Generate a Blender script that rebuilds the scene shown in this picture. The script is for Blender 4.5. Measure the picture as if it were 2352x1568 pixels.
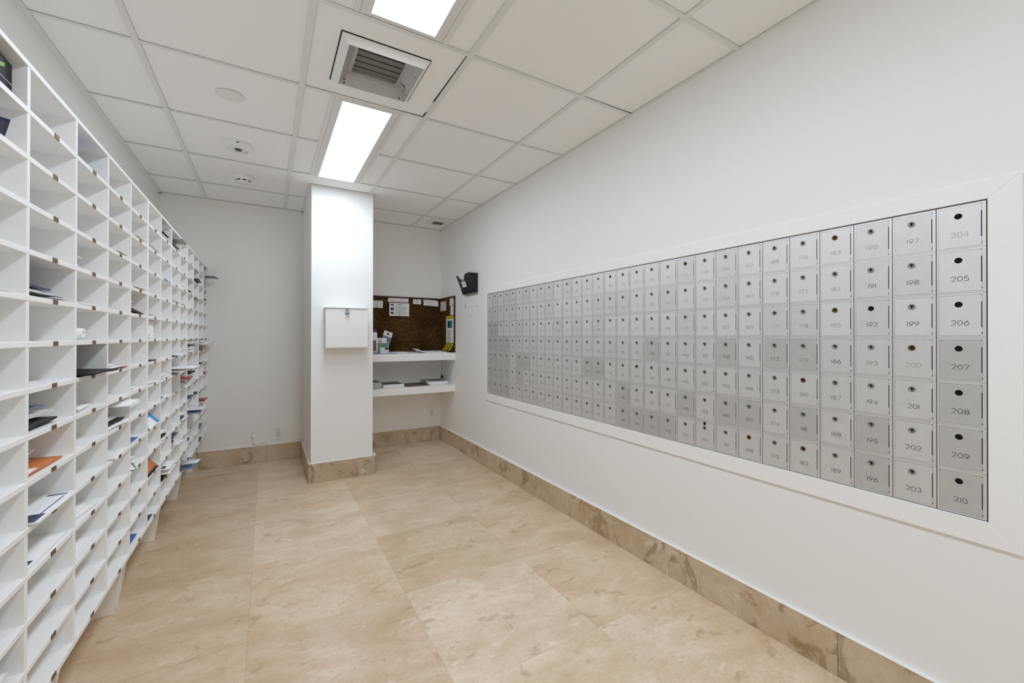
import bpy, bmesh, math, random
from mathutils import Vector, Matrix
random.seed(7)
for o in list(bpy.data.objects): bpy.data.objects.remove(o)
sc = bpy.context.scene
C = sc.collection

# ------------------------------------------------------------------ camera, world, exposure
CZ = 1.1727
cam = bpy.data.cameras.new('camera'); camo = bpy.data.objects.new('camera', cam); C.objects.link(camo)
yaw, pitch, roll = 0.5287, 0.004, 0.0015
F = Vector((math.sin(yaw)*math.cos(pitch), math.cos(yaw)*math.cos(pitch), math.sin(pitch)))
R = Vector((math.cos(yaw), -math.sin(yaw), 0)); U = R.cross(F)
R2 = R*math.cos(roll)+U*math.sin(roll); U2 = -R*math.sin(roll)+U*math.cos(roll)
m = Matrix((R2, U2, -F)).transposed().to_4x4(); m.translation = (0, 0, CZ)
camo.matrix_world = m
cam.sensor_width = 36; cam.sensor_fit = 'HORIZONTAL'; cam.lens = 963.78/2352*36
cam.shift_y = -(784-768.44)/2352
cam.clip_start = 0.02
sc.camera = camo
w = bpy.data.worlds.new('world'); sc.world = w; w.use_nodes = True
w.node_tree.nodes['Background'].inputs[0].default_value = (.6, .6, .6, 1)
w.node_tree.nodes['Background'].inputs[1].default_value = 0.3
vs = sc.view_settings
vs.view_transform = 'Standard'; vs.look = 'None'; vs.gamma = 1; vs.use_curve_mapping = False
vs.exposure = 0.0
LENS_EMIT = 15.8
sc.cycles.max_bounces = 16; sc.cycles.diffuse_bounces = 14; sc.cycles.glossy_bounces = 6
sc.cycles.caustics_reflective = False; sc.cycles.caustics_refractive = False
sc.cycles.use_denoising = True
sc.cycles.sample_clamp_indirect = 8

# ------------------------------------------------------------------ room dimensions
XL, XR, YB, YF, ZC = -.795, 1.7217, 4.57, -1.65, 2.389
PX0, PX1, PY = .305, .785, 3.705             # pillar
L2, L3, L4, L5 = -.4697, .1421, .7572, 1.3692
CY = [1.6532+.61*k for k in range(-5, 5)]    # cross tee lines
FC = -.452                                   # face of the pigeonhole units
PE, PD = 4.55, .2683                         # far end and column pitch of the pigeonholes

# ------------------------------------------------------------------ materials
def srgb(h):
    if isinstance(h, str):
        v = [int(h[i:i+2], 16)/255 for i in (0, 2, 4)]
    else: v = [x/255 for x in h]
    return tuple(x/12.92 if x <= .04045 else ((x+.055)/1.055)**2.4 for x in v)+(1,)
MC = {}
def mat(name, col, rough=.6, metal=0, var=.04, bump=0, bscale=80, spec=.4, stretch=None):
    if name in MC: return MC[name]
    mt = bpy.data.materials.new(name); mt.use_nodes = True; MC[name] = mt
    nt = mt.node_tree; N = nt.nodes; b = N['Principled BSDF']
    b.inputs['Roughness'].default_value = rough; b.inputs['Metallic'].default_value = metal
    b.inputs['Specular IOR Level'].default_value = spec
    c = srgb(col)
    tc = N.new('ShaderNodeTexCoord'); mp = N.new('ShaderNodeMapping'); nz = N.new('ShaderNodeTexNoise')
    nt.links.new(tc.outputs['Object'], mp.inputs[0]); nt.links.new(mp.outputs[0], nz.inputs['Vector'])
    if stretch: mp.inputs['Scale'].default_value = stretch
    nz.inputs['Scale'].default_value = bscale; nz.inputs['Detail'].default_value = 4
    mx = N.new('ShaderNodeMix'); mx.data_type = 'RGBA'
    nt.links.new(nz.outputs['Fac'], mx.inputs['Factor'])
    mx.inputs['A'].default_value = tuple(max(0, x*(1-var)) for x in c[:3])+(1,)
    mx.inputs['B'].default_value = tuple(min(1, x*(1+var)) for x in c[:3])+(1,)
    nt.links.new(mx.outputs['Result'], b.inputs['Base Color'])
    if bump:
        bp = N.new('ShaderNodeBump'); bp.inputs['Strength'].default_value = bump; bp.inputs['Distance'].default_value = .002
        nt.links.new(nz.outputs['Fac'], bp.inputs['Height']); nt.links.new(bp.outputs[0], b.inputs['Normal'])
    return mt

def marble(name, light, tan, vein, stretch=(1, 1, 1), blotch=.62, vmix=.7, rough=.32, k=1.9):
    mt = bpy.data.materials.new(name); mt.use_nodes = True
    nt = mt.node_tree; N = nt.nodes; L = nt.links; b = N['Principled BSDF']
    geo = N.new('ShaderNodeNewGeometry'); oi = N.new('ShaderNodeObjectInfo')
    mul = N.new('ShaderNodeMath'); mul.operation = 'MULTIPLY'; mul.inputs[1].default_value = 37.0
    L.new(oi.outputs['Random'], mul.inputs[0])
    add = N.new('ShaderNodeVectorMath'); add.operation = 'ADD'
    mp = N.new('ShaderNodeMapping'); mp.inputs['Scale'].default_value = stretch
    mp.inputs['Rotation'].default_value = (0, 0, .35)
    L.new(geo.outputs['Position'], mp.inputs[0]); L.new(mp.outputs[0], add.inputs[0]); L.new(mul.outputs[0], add.inputs[1])
    def noise(scale, detail, dist, rough=.6):
        n = N.new('ShaderNodeTexNoise'); n.inputs['Scale'].default_value = scale*k; n.inputs['Detail'].default_value = detail
        n.inputs['Distortion'].default_value = dist; n.inputs['Roughness'].default_value = rough
        L.new(add.outputs[0], n.inputs['Vector']); return n
    def ramp(n, a, bb):
        r = N.new('ShaderNodeValToRGB'); r.color_ramp.elements[0].position = a; r.color_ramp.elements[1].position = bb
        L.new(n.outputs['Fac'], r.inputs[0]); return r
    def mix(A, B, fac, k=1.0, mode='MIX'):
        x = N.new('ShaderNodeMix'); x.data_type = 'RGBA'; x.blend_type = mode
        if k != 1.0:
            mm = N.new('ShaderNodeMath'); mm.operation = 'MULTIPLY'; mm.inputs[1].default_value = k
            L.new(fac, mm.inputs[0]); fac = mm.outputs[0]
        L.new(fac, x.inputs['Factor'])
        for s, v in (('A', A), ('B', B)):
            if isinstance(v, tuple): x.inputs[s].default_value = v
            else: L.new(v, x.inputs[s])
        return x.outputs['Result']
    c = mix(srgb(light), srgb(tan), ramp(noise(2.2, 10, .5, .66), .30, .72).outputs[0])
    c = mix(c, srgb(vein), ramp(noise(5.5, 9, .9, .70), blotch, blotch+.06).outputs[0], vmix)
    c = mix(c, srgb('f1eae0'), ramp(noise(8, 9, .6, .74), .575, .65).outputs[0], .6)
    c = mix(c, srgb(tan), ramp(noise(26, 6, .3, .78), .50, .66).outputs[0], .6)
    c = mix(c, srgb(vein), ramp(noise(30, 7, .8, .74), .60, .67).outputs[0], .38)
    c = mix(c, (.84, .83, .81, 1), noise(120, 3, 0).outputs['Fac'], .6, 'MULTIPLY')
    tint = N.new('ShaderNodeMix'); tint.data_type = 'RGBA'; tint.blend_type = 'MULTIPLY'; tint.inputs['Factor'].default_value = 1
    L.new(c, tint.inputs['A']); L.new(oi.outputs['Color'], tint.inputs['B'])
    L.new(tint.outputs['Result'], b.inputs['Base Color'])
    b.inputs['Roughness'].default_value = rough; b.inputs['Specular IOR Level'].default_value = .35
    MC[name] = mt
    return mt

WALL = mat('wall_paint', 'f1f1f0', .55, var=.01, bump=.06, bscale=220)
WALLB = mat('back_wall_paint', 'eeedea', .6, var=.01, bump=.06, bscale=220)
CEIL = mat('ceiling_tile_white', 'f8f8f7', .8, var=.012, bump=.05, bscale=160)
TEE = mat('grid_white', 'e8e8e6', .5, var=.01)
TRIMW = mat('trim_white', 'f4f4f3', .4, var=.01)
LAM = mat('white_laminate', 'f3f3f2', .45, var=.012, bscale=30)
LAMI = mat('white_laminate_inner', 'f1f1f0', .5, var=.012, bscale=30)
BLACK = mat('black_void', '0a0908', .9)
DARK = mat('dark_gap', '1c1a18', .8)
DARKM = mat('dark_metal', '35332f', .5, .6)
ALU = mat('brushed_aluminium', 'e4e4e4', .5, .5, var=.04, bump=.05, bscale=260, stretch=(1, 1.0, .05))
ALU2 = mat('brushed_aluminium_floor_reflection', 'dcdcdb', .5, .5, var=.05, bump=.05, bscale=220, stretch=(1, 1.0, .06))  # darker floor reflection of the lower rows put into the colour
ALU3 = mat('brushed_aluminium_smudged', 'dededd', .48, .5, var=.07, bump=.04, bscale=30)
ALU4 = mat('brushed_aluminium_tarnish_reflection', 'cbcbc9', .5, .5, var=.08, bump=.04, bscale=40)  # for tarnished doors and for painted floor reflection low at the far end
ALUF = mat('aluminium_frame', 'e6e6e6', .48, .7, var=.03)
SILVER = mat('lock_silver', '9b9b99', .38, .9)
BRASS = mat('lock_brass', '745a34', .4, 1)
INK = mat('engraved_ink', '1b1b1b', .7)
INK2 = mat('engraved_ink_worn', '5f5f5f', .7)
INK3 = mat('engraved_ink_faded', '909090', .7)
BRONZE = mat('bronze_holder', '7a6244', .45, .55, var=.35, bscale=240)
STEEL = mat('galvanised_steel', 'bdbbb7', .45, .35, var=.12, bscale=25)
STEELD = mat('dusty_steel', '827e79', .6, .2, var=.25, bscale=30, stretch=(1, 8, 1))
PLW = mat('white_plastic', 'ecece9', .4, var=.01)
PLB = mat('black_plastic', '17171a', .28, var=.1)
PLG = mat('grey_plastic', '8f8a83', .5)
LENSD = mat('sensor_lens', '4a4c58', .2, var=.3, bscale=400)
PAPER = mat('paper_white', 'efefee', .7, var=.015, bscale=20)
PAPERG = mat('paper_grey', 'b9bab8', .7, var=.05)
def col(name, h, r=.45): return mat('print_'+name, h, r, var=.06, bscale=40)
NAVY = col('navy', '2b3560'); BLUE = col('blue', '2d57a0'); CYAN = col('cyan', '1f97d8'); RED = col('red', 'a5413a')
ORANGE = col('orange', 'c4702f'); BLK = col('black', '0e0e10', .6); GREEN = col('green', '5f8f6c'); YEL = col('yellow', 'c9bb2c')
PURP = col('purple', '5a2f6e'); LAV = col('lavender', '8a86b4'); TEAL = col('teal', '2c7f80'); GREY = col('grey', '6d6f72')
BROWN = col('brown', '5a4a38'); PINK = col('pink', 'b57f86'); LINE = col('text_grey', '8a8a8c'); SKIN = col('dusky', '7a6270')
DGRN = col('dark_oval', '22363c'); LIME = col('lime', '6aa51e'); OLIVE = col('olive', '9a8f5a'); STEELB = col('slate_blue', '5c7796')
def corkmat():
    mt = bpy.data.materials.new('cork'); mt.use_nodes = True; nt = mt.node_tree; N = nt.nodes; b = N['Principled BSDF']
    tc = N.new('ShaderNodeNewGeometry'); n1 = N.new('ShaderNodeTexNoise'); n2 = N.new('ShaderNodeTexVoronoi')
    n1.inputs['Scale'].default_value = 60; n1.inputs['Detail'].default_value = 6; n2.inputs['Scale'].default_value = 130
    r = N.new('ShaderNodeValToRGB'); r.color_ramp.elements[0].color = srgb('3f2b16'); r.color_ramp.elements[1].color = srgb('76572f')
    r.color_ramp.elements[0].position = .3; r.color_ramp.elements[1].position = .7
    nt.links.new(tc.outputs['Position'], n1.inputs['Vector']); nt.links.new(tc.outputs['Position'], n2.inputs['Vector'])
    nt.links.new(n1.outputs['Fac'], r.inputs[0])
    mx = N.new('ShaderNodeMix'); mx.data_type = 'RGBA'; mx.blend_type = 'MULTIPLY'; mx.inputs['Factor'].default_value = .45
    nt.links.new(r.outputs[0], mx.inputs['A']); nt.links.new(n2.outputs['Distance'], mx.inputs['B'])
    n3 = N.new('ShaderNodeTexNoise'); n3.inputs['Scale'].default_value = 4; n3.inputs['Detail'].default_value = 3
    r3 = N.new('ShaderNodeValToRGB'); r3.color_ramp.elements[0].position = .38; r3.color_ramp.elements[0].color = (.45, .42, .4, 1); r3.color_ramp.elements[1].position = .56
    m3 = N.new('ShaderNodeMix'); m3.data_type = 'RGBA'; m3.blend_type = 'MULTIPLY'; m3.inputs['Factor'].default_value = .8
    nt.links.new(tc.outputs['Position'], n3.inputs['Vector']); nt.links.new(n3.outputs['Fac'], r3.inputs[0])
    nt.links.new(mx.outputs['Result'], m3.inputs['A']); nt.links.new(r3.outputs[0], m3.inputs['B'])
    nt.links.new(m3.outputs['Result'], b.inputs['Base Color']); b.inputs['Roughness'].default_value = .9
    b.inputs['Specular IOR Level'].default_value = .1
    return mt
CORK = corkmat()
WOODD = mat('dark_wood', '3a2413', .5, var=.15, bscale=40)
def lensmat(k):
    mt = bpy.data.materials.new('light_lens'); mt.use_nodes = True; nt = mt.node_tree; N = nt.nodes; b = N['Principled BSDF']
    b.inputs['Base Color'].default_value = (.9, .9, .9, 1)
    b.inputs['Emission Color'].default_value = (.79, .885, 1, 1); b.inputs['Emission Strength'].default_value = LENS_EMIT*k
    return mt
MFLOOR = marble('floor_marble', 'eddfcd', 'cfb596', 'a27f55', (.75, 1.3, 1), .585, .42)
MBASE = marble('baseboard_marble', 'd9cab6', 'bca586', '8a6f48', (1.1, 1.1, .9), .535, .62, .4, 1.15)

# ------------------------------------------------------------------ mesh builder
class MB:
    def __init__(s): s.v = []; s.f = []; s.m = []; s.sm = []
    def quad(s, pts, mi=0, smooth=False):
        n = len(s.v); s.v += [tuple(p) for p in pts]; s.f.append(tuple(range(n, n+len(pts)))); s.m.append(mi); s.sm.append(smooth)
    def box(s, x0, x1, y0, y1, z0, z1, mi=0):
        n = len(s.v)
        s.v += [(x0, y0, z0), (x1, y0, z0), (x1, y1, z0), (x0, y1, z0), (x0, y0, z1), (x1, y0, z1), (x1, y1, z1), (x0, y1, z1)]
        for f in ((0, 3, 2, 1), (4, 5, 6, 7), (0, 1, 5, 4), (1, 2, 6, 5), (2, 3, 7, 6), (3, 0, 4, 7)):
            s.f.append(tuple(n+i for i in f)); s.m.append(mi); s.sm.append(False)
        return s
    def prism(s, poly, axis, a, b, mi=0):
        """extrude a polygon (list of 2D) along axis from a to b; axis x: poly=(y,z); y: (x,z); z: (x,y)"""
        def P(p, t): return {'x': (t, p[0], p[1]), 'y': (p[0], t, p[1]), 'z': (p[0], p[1], t)}[axis]
        n = len(s.v); k = len(poly)
        s.v += [P(p, a) for p in poly]+[P(p, b) for p in poly]
        s.f.append(tuple(n+i for i in range(k))[::-1]); s.f.append(tuple(n+k+i for i in range(k)))
        for i in range(k): s.f.append((n+i, n+(i+1) % k, n+k+(i+1) % k, n+k+i))
        s.m += [mi]*(k+2); s.sm += [False]*(k+2)
        return s
    def lathe(s, prof, cx, cy, n=32, mi=0, axis='z'):
        """prof = [(r, z)], revolved about a vertical axis at cx, cy (axis x: about x through (y,z)=(cx,cy))"""
        b = len(s.v)
        for r, z in prof:
            for i in range(n):
                a = 2*math.pi*i/n; p, q = cx+r*math.cos(a), cy+r*math.sin(a)
                s.v.append((p, q, z) if axis == 'z' else (z, p, q) if axis == 'x' else (p, z, q))
        for j in range(len(prof)-1):
            for i in range(n):
                s.f.append((b+j*n+i, b+j*n+(i+1) % n, b+(j+1)*n+(i+1) % n, b+(j+1)*n+i)); s.m.append(mi); s.sm.append(True)
        for j in (0, len(prof)-1):
            s.f.append(tuple(b+j*n+i for i in range(n))); s.m.append(mi); s.sm.append(False)
        return s
    def tube(s, pts, r, n=8, mi=0):
        b = len(s.v); pts = [Vector(p) for p in pts]
        for i, p in enumerate(pts):
            d = (pts[min(i+1, len(pts)-1)]-pts[max(i-1, 0)]).normalized()
            a = d.orthogonal().normalized(); c = d.cross(a)
            if i and False: pass
            for k in range(n):
                t = 2*math.pi*k/n; s.v.append(tuple(p+a*r*math.cos(t)+c*r*math.sin(t)))
        for j in range(len(pts)-1):
            for k in range(n):
                s.f.append((b+j*n+k, b+j*n+(k+1) % n, b+(j+1)*n+(k+1) % n, b+(j+1)*n+k)); s.m.append(mi); s.sm.append(True)
        return s
    def mesh(s, name, mats, o=(0, 0, 0), bevel=0, seg=2):
        me = bpy.data.meshes.new(name)
        me.from_pydata([(v[0]-o[0], v[1]-o[1], v[2]-o[2]) for v in s.v], [], s.f)
        for mt in (mats if isinstance(mats, (list, tuple)) else [mats]): me.materials.append(mt)
        for p, mi, smo in zip(me.polygons, s.m, s.sm): p.material_index = mi; p.use_smooth = smo
        bm = bmesh.new(); bm.from_mesh(me)
        bmesh.ops.recalc_face_normals(bm, faces=bm.faces)
        if bevel:
            es = [e for e in bm.edges if len(e.link_faces) == 2 and e.calc_face_angle(0) > .6]
            bmesh.ops.bevel(bm, geom=es, offset=bevel, segments=seg, affect='EDGES', clamp_overlap=True)
        bm.to_mesh(me); bm.free()
        return me
    def build(s, name, mats, parent=None, o=None, bevel=0, seg=2):
        if o is None:
            lo = [min(v[i] for v in s.v) for i in range(3)]; hi = [max(v[i] for v in s.v) for i in range(3)]
            o = ((lo[0]+hi[0])/2, (lo[1]+hi[1])/2, lo[2])
        me = s.mesh(name, mats, o, bevel, seg)
        ob = bpy.data.objects.new(name, me); C.objects.link(ob)
        setp(ob, parent, o)
        return ob
WL = {}
def setp(ob, parent, o):
    WL[ob.name] = Vector(o)
    if parent:
        ob.parent = parent; ob.location = Vector(o)-WL[parent.name]
    else: ob.location = o
def box(name, mt, x0, x1, y0, y1, z0, z1, parent=None, bevel=0):
    return MB().box(x0, x1, y0, y1, z0, z1).build(name, mt, parent, bevel=bevel)
def thing(name, label, cat, loc, group=None):
    o = bpy.data.objects.new(name, None); C.objects.link(o); o.location = loc; WL[o.name] = Vector(loc); o.empty_display_size = .1
    return tag(o, label, cat, group)
LABELS = set()
def tag(o, label, cat, group=None):
    o['label'] = label; o['category'] = cat
    if group: o['group'] = group
    if label in LABELS: print('DUPLICATE LABEL', label)
    LABELS.add(label)
    return o
def struct(o): o['kind'] = 'structure'; return o
def sempty(name, loc):
    o = bpy.data.objects.new(name, None); C.objects.link(o); o.location = loc; WL[o.name] = Vector(loc); o.empty_display_size = .1
    return struct(o)

# ------------------------------------------------------------------ floor of marble tiles
floor = struct(box('floor', mat('mortar', 'b5a58f', .9), XL-.1, XR+.1, YF-.1, YB+.1, -.05, -.0009))
fx = [-1.28+.61*k for k in range(6)]          # joints: -.67 -.06 .55 1.16
fy = [1.29+.61*k for k in range(-5, 7)]
tints = {(1, 5): (.95, .87, .79), (1, 6): (.98, .92, .85), (1, 7): (.93, .86, .77), (1, 4): (1, .92, .84), (1, 8): (.93, .86, .77), (1, 9): (.9, .84, .76),
         (2, 5): (.98, .92, .87), (2, 6): (1.05, 1.0, .95), (2, 7): (1.08, 1.07, 1.05), (2, 8): (1.03, .98, .92), (2, 9): (1, .95, .9), (2, 4): (1.04, .98, .93),
         (3, 5): (1.09, 1.09, 1.08), (3, 6): (.98, .93, .86), (3, 7): (1.03, 1.0, .96), (3, 8): (.96, .9, .82), (3, 9): (.92, .87, .8), (3, 4): (1.08, 1.06, 1.03),
         (4, 5): (1.06, 1.02, .97), (4, 6): (1.03, .97, .91), (4, 7): (1.0, .95, .89), (4, 8): (.97, .92, .85), (4, 4): (1.05, 1.01, .97)}
for i in range(len(fx)):
    for j in range(len(fy)):
        x0, x1 = max(fx[i], XL), min(fx[i]+.61, XR); y0, y1 = max(fy[j], YF), min(fy[j]+.61, YB)
        if x1-x0 < .02 or y1-y0 < .02: continue
        g = .0004
        t = MB().box(x0+g, x1-g, y0+g, y1-g, -.0009, 0).build('stone_tile', MFLOOR, floor)
        a = tints.get((i, j), (1+random.uniform(-.06, .04),)*3)
        t.color = (a[0], a[1], a[2], 1)

# ------------------------------------------------------------------ walls and pillar
struct(box('wall_left', WALL, XL-.1, XL, YF-.1, YB+.1, 0, 2.8))
wb = struct(box('wall_back', WALLB, XL, XR, YB, YB+.1, 0, 2.8))
struct(box('wall_front', WALL, XL, XR, YF-.1, YF, 0, 2.8))
# mailbox opening in the right wall
MY0, MY1, MZ0, MZ1 = .3392, 3.3806, 1.1727-.508, 1.1727+.38
o = MB()
o.box(XR, XR+.1, YF-.1, MY0-.01, 0, 2.8); o.box(XR, XR+.1, MY1+.01, YB+.1, 0, 2.8)
o.box(XR, XR+.1, MY0-.01, MY1+.01, 0, MZ0-.01); o.box(XR, XR+.1, MY0-.01, MY1+.01, MZ1+.01, 2.8)
wr = struct(o.build('wall_right', WALL))
box('recess_back', DARK, XR+.06, XR+.07, MY0-.02, MY1+.02, MZ0-.02, MZ1+.02, wr)
for y, z, hh, ww in ((3.876, 1.475, .022, .010), (3.594, 1.462, .010, .009), (3.73, 1.369, .004, .008)):
    MB().prism([(y-ww/2, z-hh), (y+ww/2, z-hh), (y+ww*.25, z+hh), (y-ww*.25, z+hh)], 'x', XR-.0008, XR+.002).build('screw_hole', DARK, wr)
# panel joint in the alcove under the shelves
box('panel_joint', mat('joint_line', 'dcd8d1', .7), 1.2135, 1.2155, YB-.0012, YB+.001, .155, .925, wb)
pil = struct(box('wall_pillar', WALL, PX0, PX1, PY, YB, 0, 2.42, bevel=.003))

# ------------------------------------------------------------------ stone baseboards, piece by piece
BH, BT = .152, .016
def bb(name, kind, a0, a1, joints, face):
    root = sempty(name, (face if kind == 'x' else a0, a0 if kind == 'x' else face, 0))
    js = [a0]+[j for j in sorted(joints) if a0+.01 < j < a1-.01]+[a1]
    for k in range(len(js)-1):
        p, q = js[k]+.0005, js[k+1]-.0005
        if kind == 'x':
            s0, s1 = (face, face+BT) if name in ('baseboard_right', 'baseboard_pillar_side') else (face-BT, face)
            b_ = MB().box(s0, s1, p, q, 0, BH)
        else: b_ = MB().box(p, q, face, face+BT, 0, BH)
        t = b_.build('stone_piece', MBASE, root, bevel=.0015, seg=1)
        v = random.uniform(.93, 1.08); t.color = (v, v*.985, v*.97, 1)
    box('caulk_line', WALL, *((root.location.x-.001, root.location.x+BT, a0, a1) if kind == 'x' and name != 'baseboard_left' else
        (face-BT, face+.0, a0, a1) if kind == 'x' else (a0, a1, face+BT*.5, face+BT)), BH, BH+.0016, root)
    return root
bb('baseboard_right', 'x', YF, YB-BT, [.687-1.21, .08, .687, 1.295, 1.552, 2.162, 2.77, 3.38, 3.99], XR-BT)
bb('baseboard_back', 'y', XL, PX0-BT, [-.62, 0.0], YB-BT)
bb('baseboard_alcove', 'y', PX1+BT, XR, [1.35], YB-BT)
bb('baseboard_pillar', 'y', PX0-BT, PX1+BT, [], PY-BT)
bb('baseboard_pillar_side', 'x', PY, YB-BT, [], PX0-BT)
bb('baseboard_alcove_side', 'x', PY, YB-BT, [], PX1+BT)
bb('baseboard_left', 'x', YF, YB-BT, [0, .61, 1.22, 1.83, 2.44, 3.05, 3.66, 4.27], XL+BT)

# ------------------------------------------------------------------ suspended ceiling
cei = struct(box('ceiling', BLACK, XL-.1, XR+.1, YF-.1, YB+.1, 2.75, 2.8))
TZ, TT = 2.384, .0015
def tee(x0, x1, y0, y1):
    b_ = MB().box(x0, x1, y0, y1, TZ, TZ+TT)
    if x1-x0 > y1-y0: cy = (y0+y1)/2; b_.box(x0, x1, cy-.001, cy+.001, TZ+TT, TZ+.04)
    else: cx = (x0+x1)/2; b_.box(cx-.001, cx+.001, y0, y1, TZ+TT, TZ+.04)
    return b_.build('grid_tee', TEE, cei)
TW = .012
LX0, LX1 = .296, .620                          # light fixtures across
for x in (L2, L3, L5): tee(x-TW, x+TW, YF, YB)
tee(L4-TW, L4+TW, YF, PY)
for x in (LX0-TW*.8-.0012, LX1+TW*.8+.0012):                      # side tees along the fixtures
    tee(x-TW*.8, x+TW*.8, CY[0]+TW, CY[2]-TW); tee(x-TW*.8, x+TW*.8, CY[3]+TW, CY[5]-TW); tee(x-TW*.8, x+TW*.8, CY[6]+TW, CY[8]-TW)
strips = [(XL, L2), (L2, L3), (L3, L4), (L4, L5), (L5, XR)]
for k, y in enumerate(CY):
    for ci, (a, b_) in enumerate(strips):
        if y < YF+.05: continue
        if ci == 2 and k in (1, 4, 7):
            tee(a+TW, LX0-TW*1.8, y-TW*.8, y+TW*.8); tee(LX1+TW*1.8, b_-TW, y-TW*.8, y+TW*.8); continue
        if ci == 2 and k == 9:
            tee(a+TW, PX0, y-TW*.8, y+TW*.8); continue
        if ci == 3 and k == 9: a = PX1-TW
        tee(a+TW, b_-TW, y-TW*.8, y+TW*.8)
# wall angles
for n_, (x0, x1, y0, y1) in enumerate(((XL, XL+.022, YF, YB), (XR-.014, XR, YF, YB), (XL, XR, YB-.018, YB), (PX0-.02, PX0, PY-.0, YB),
        (PX1, PX1+.02, PY, YB), (PX0-.02, PX1+.02, PY-.012, PY), (XL, XR, YF, YF+.02))):
    MB().box(x0, x1, y0, y1, TZ-.001, TZ+.0012).build('wall_angle', TEE, cei)
# tiles
def tile(x0, x1, y0, y1, lift=None, cut=None, dx=0, dy=0, poly=None):
    g = .004; z0, z1 = TZ+TT+.0035, TZ+TT+.016
    x0 += g+dx; x1 -= g-dx; y0 += g+dy; y1 -= g-dy
    b_ = MB()
    if poly:
        b_.prism(poly, 'z', z0, z1)
        if cut:
            a0, a1, c0, c1 = cut
            b_.box(x0, a0, y0, y1, z0, z1); b_.box(a0, a1, y0, c0, z0, z1); b_.box(a0, a1, c1, y1, z0, z1)
    elif cut:
        a0, a1, c0, c1 = cut
        b_.box(x0, a0, y0, y1, z0, z1); b_.box(a1, x1, y0, y1, z0, z1); b_.box(a0, a1, y0, c0, z0, z1); b_.box(a0, a1, c1, y1, z0, z1)
    else: b_.box(x0, x1, y0, y1, z0, z1)
    if lift:                                      # a tile that does not sit flat on its tees
        b_.v = [(x, y, z+lift[0]*((x-x0)/(x1-x0))+lift[1]*((y-y0)/(y1-y0))+lift[2]) for x, y, z in b_.v]
    return b_.build('ceiling_tile', CEIL, cei)
HV = (.300, .576, 1.822, 2.098)                # neck of the register
rows = [YF]+[y for y in CY if y > YF+.05]+[YB]
for ci, (a, b_) in enumerate(strips):
    for j in range(len(rows)-1):
        y0, y1 = rows[j], rows[j+1]
        if ci == 2:
            mid = (y0+y1)/2
            if CY[0] < mid < CY[2] or 1.0432-.62 < mid < 1.653 or 2.263 < mid < 3.483:
                tile(a, LX0-TW, y0, y1); tile(LX1+TW, b_, y0, y1); continue
            if 1.653 < mid < 2.263: tile(a, b_-.004, y0, y1-.004, cut=HV, poly=[(HV[1], y0+.004), (.7435, y0+.004), (.7385, 2.085), (.7475, 2.09), (.7475, 2.195), (.7395, 2.20), (.7385, 2.2455), (HV[1], 2.2515)]); continue
            if 3.483 < mid < 4.0:
                tile(a, PX0-.004, y0, y1); tile(PX0-.012, b_+.004, y0, PY-.004); continue
            if mid > 4.0: tile(a, PX0-.004, y0, y1); continue
        if ci == 3 and y0 > 3.4 and y0 < 4.0: tile(a, b_, y0, PY+.004); tile(PX1+.0, b_, PY-.004, y1); continue
        if ci == 3 and y0 > 4.0: tile(PX1, b_, y0, y1); continue
        if ci == 1 and 4.0 < y0 < 4.2: tile(a, b_, y0, y1, dy=.011); continue
        if ci == 4 and .9 < y0 < 1.1: tile(a, b_, y0, y1, poly=[(a+.004, y0+.004), (XR-.004, y0+.004), (XR-.004, y1-.0145), (a+.1, y1-.009), (a+.004, y1-.008)]); continue
        tile(a, b_, y0, y1)

# ------------------------------------------------------------------ ceiling lights
def troffer(y0, y1, label, k):
    t = thing('ceiling_light', label, 'light', ((LX0+LX1)/2, (y0+y1)/2, TZ), 'recessed ceiling lights')
    x0, x1 = LX0, LX1
    z = TZ+.0005
    f = MB()
    for (a, b_, c, d) in ((x0, x0+.036, y0, y1), (x1-.036, x1, y0, y1), (x0+.036, x1-.036, y0, y0+.024), (x0+.036, x1-.036, y1-.024, y1)):
        f.box(a, b_, c, d, z, z+.006)
    for (a, b_, c, d) in ((x0+.020, x0+.038, y0+.012, y1-.012), (x1-.038, x1-.020, y0+.012, y1-.012), (x0+.038, x1-.038, y0+.012, y0+.0245), (x0+.038, x1-.038, y1-.0245, y1-.012)):
        f.box(a, b_, c, d, z-.004, z)
    f.build('frame', TEE, t)
    box('housing', STEEL, x0+.01, x1-.01, y0+.01, y1-.01, z+.02, z+.09, t)
    l_ = MB().box(x0+.037, x1-.037, y0+.0245, y1-.0245, z-.001, z+.004); l_.m = [1, 0, 0, 0, 0, 0]
    l_.build('lens', [PLW, lensmat(k)], t)
    box('latch', PLW, x0+.006, x0+.014, (y0+y1)/2-.25, (y0+y1)/2-.22, z-.004, z, t)
    return t
troffer(2.2755, 3.4995, 'long lit ceiling light panel next to the square air register', 1.02)
troffer(.4205, 1.6405, 'lit ceiling light panel cut off by the top edge of the photo', 1.02)
troffer(-1.4095, -.1895, 'added ceiling light panel out of view behind the camera, brightening the room', .9)  # unseen fixture added to the row to brighten the room

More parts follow.
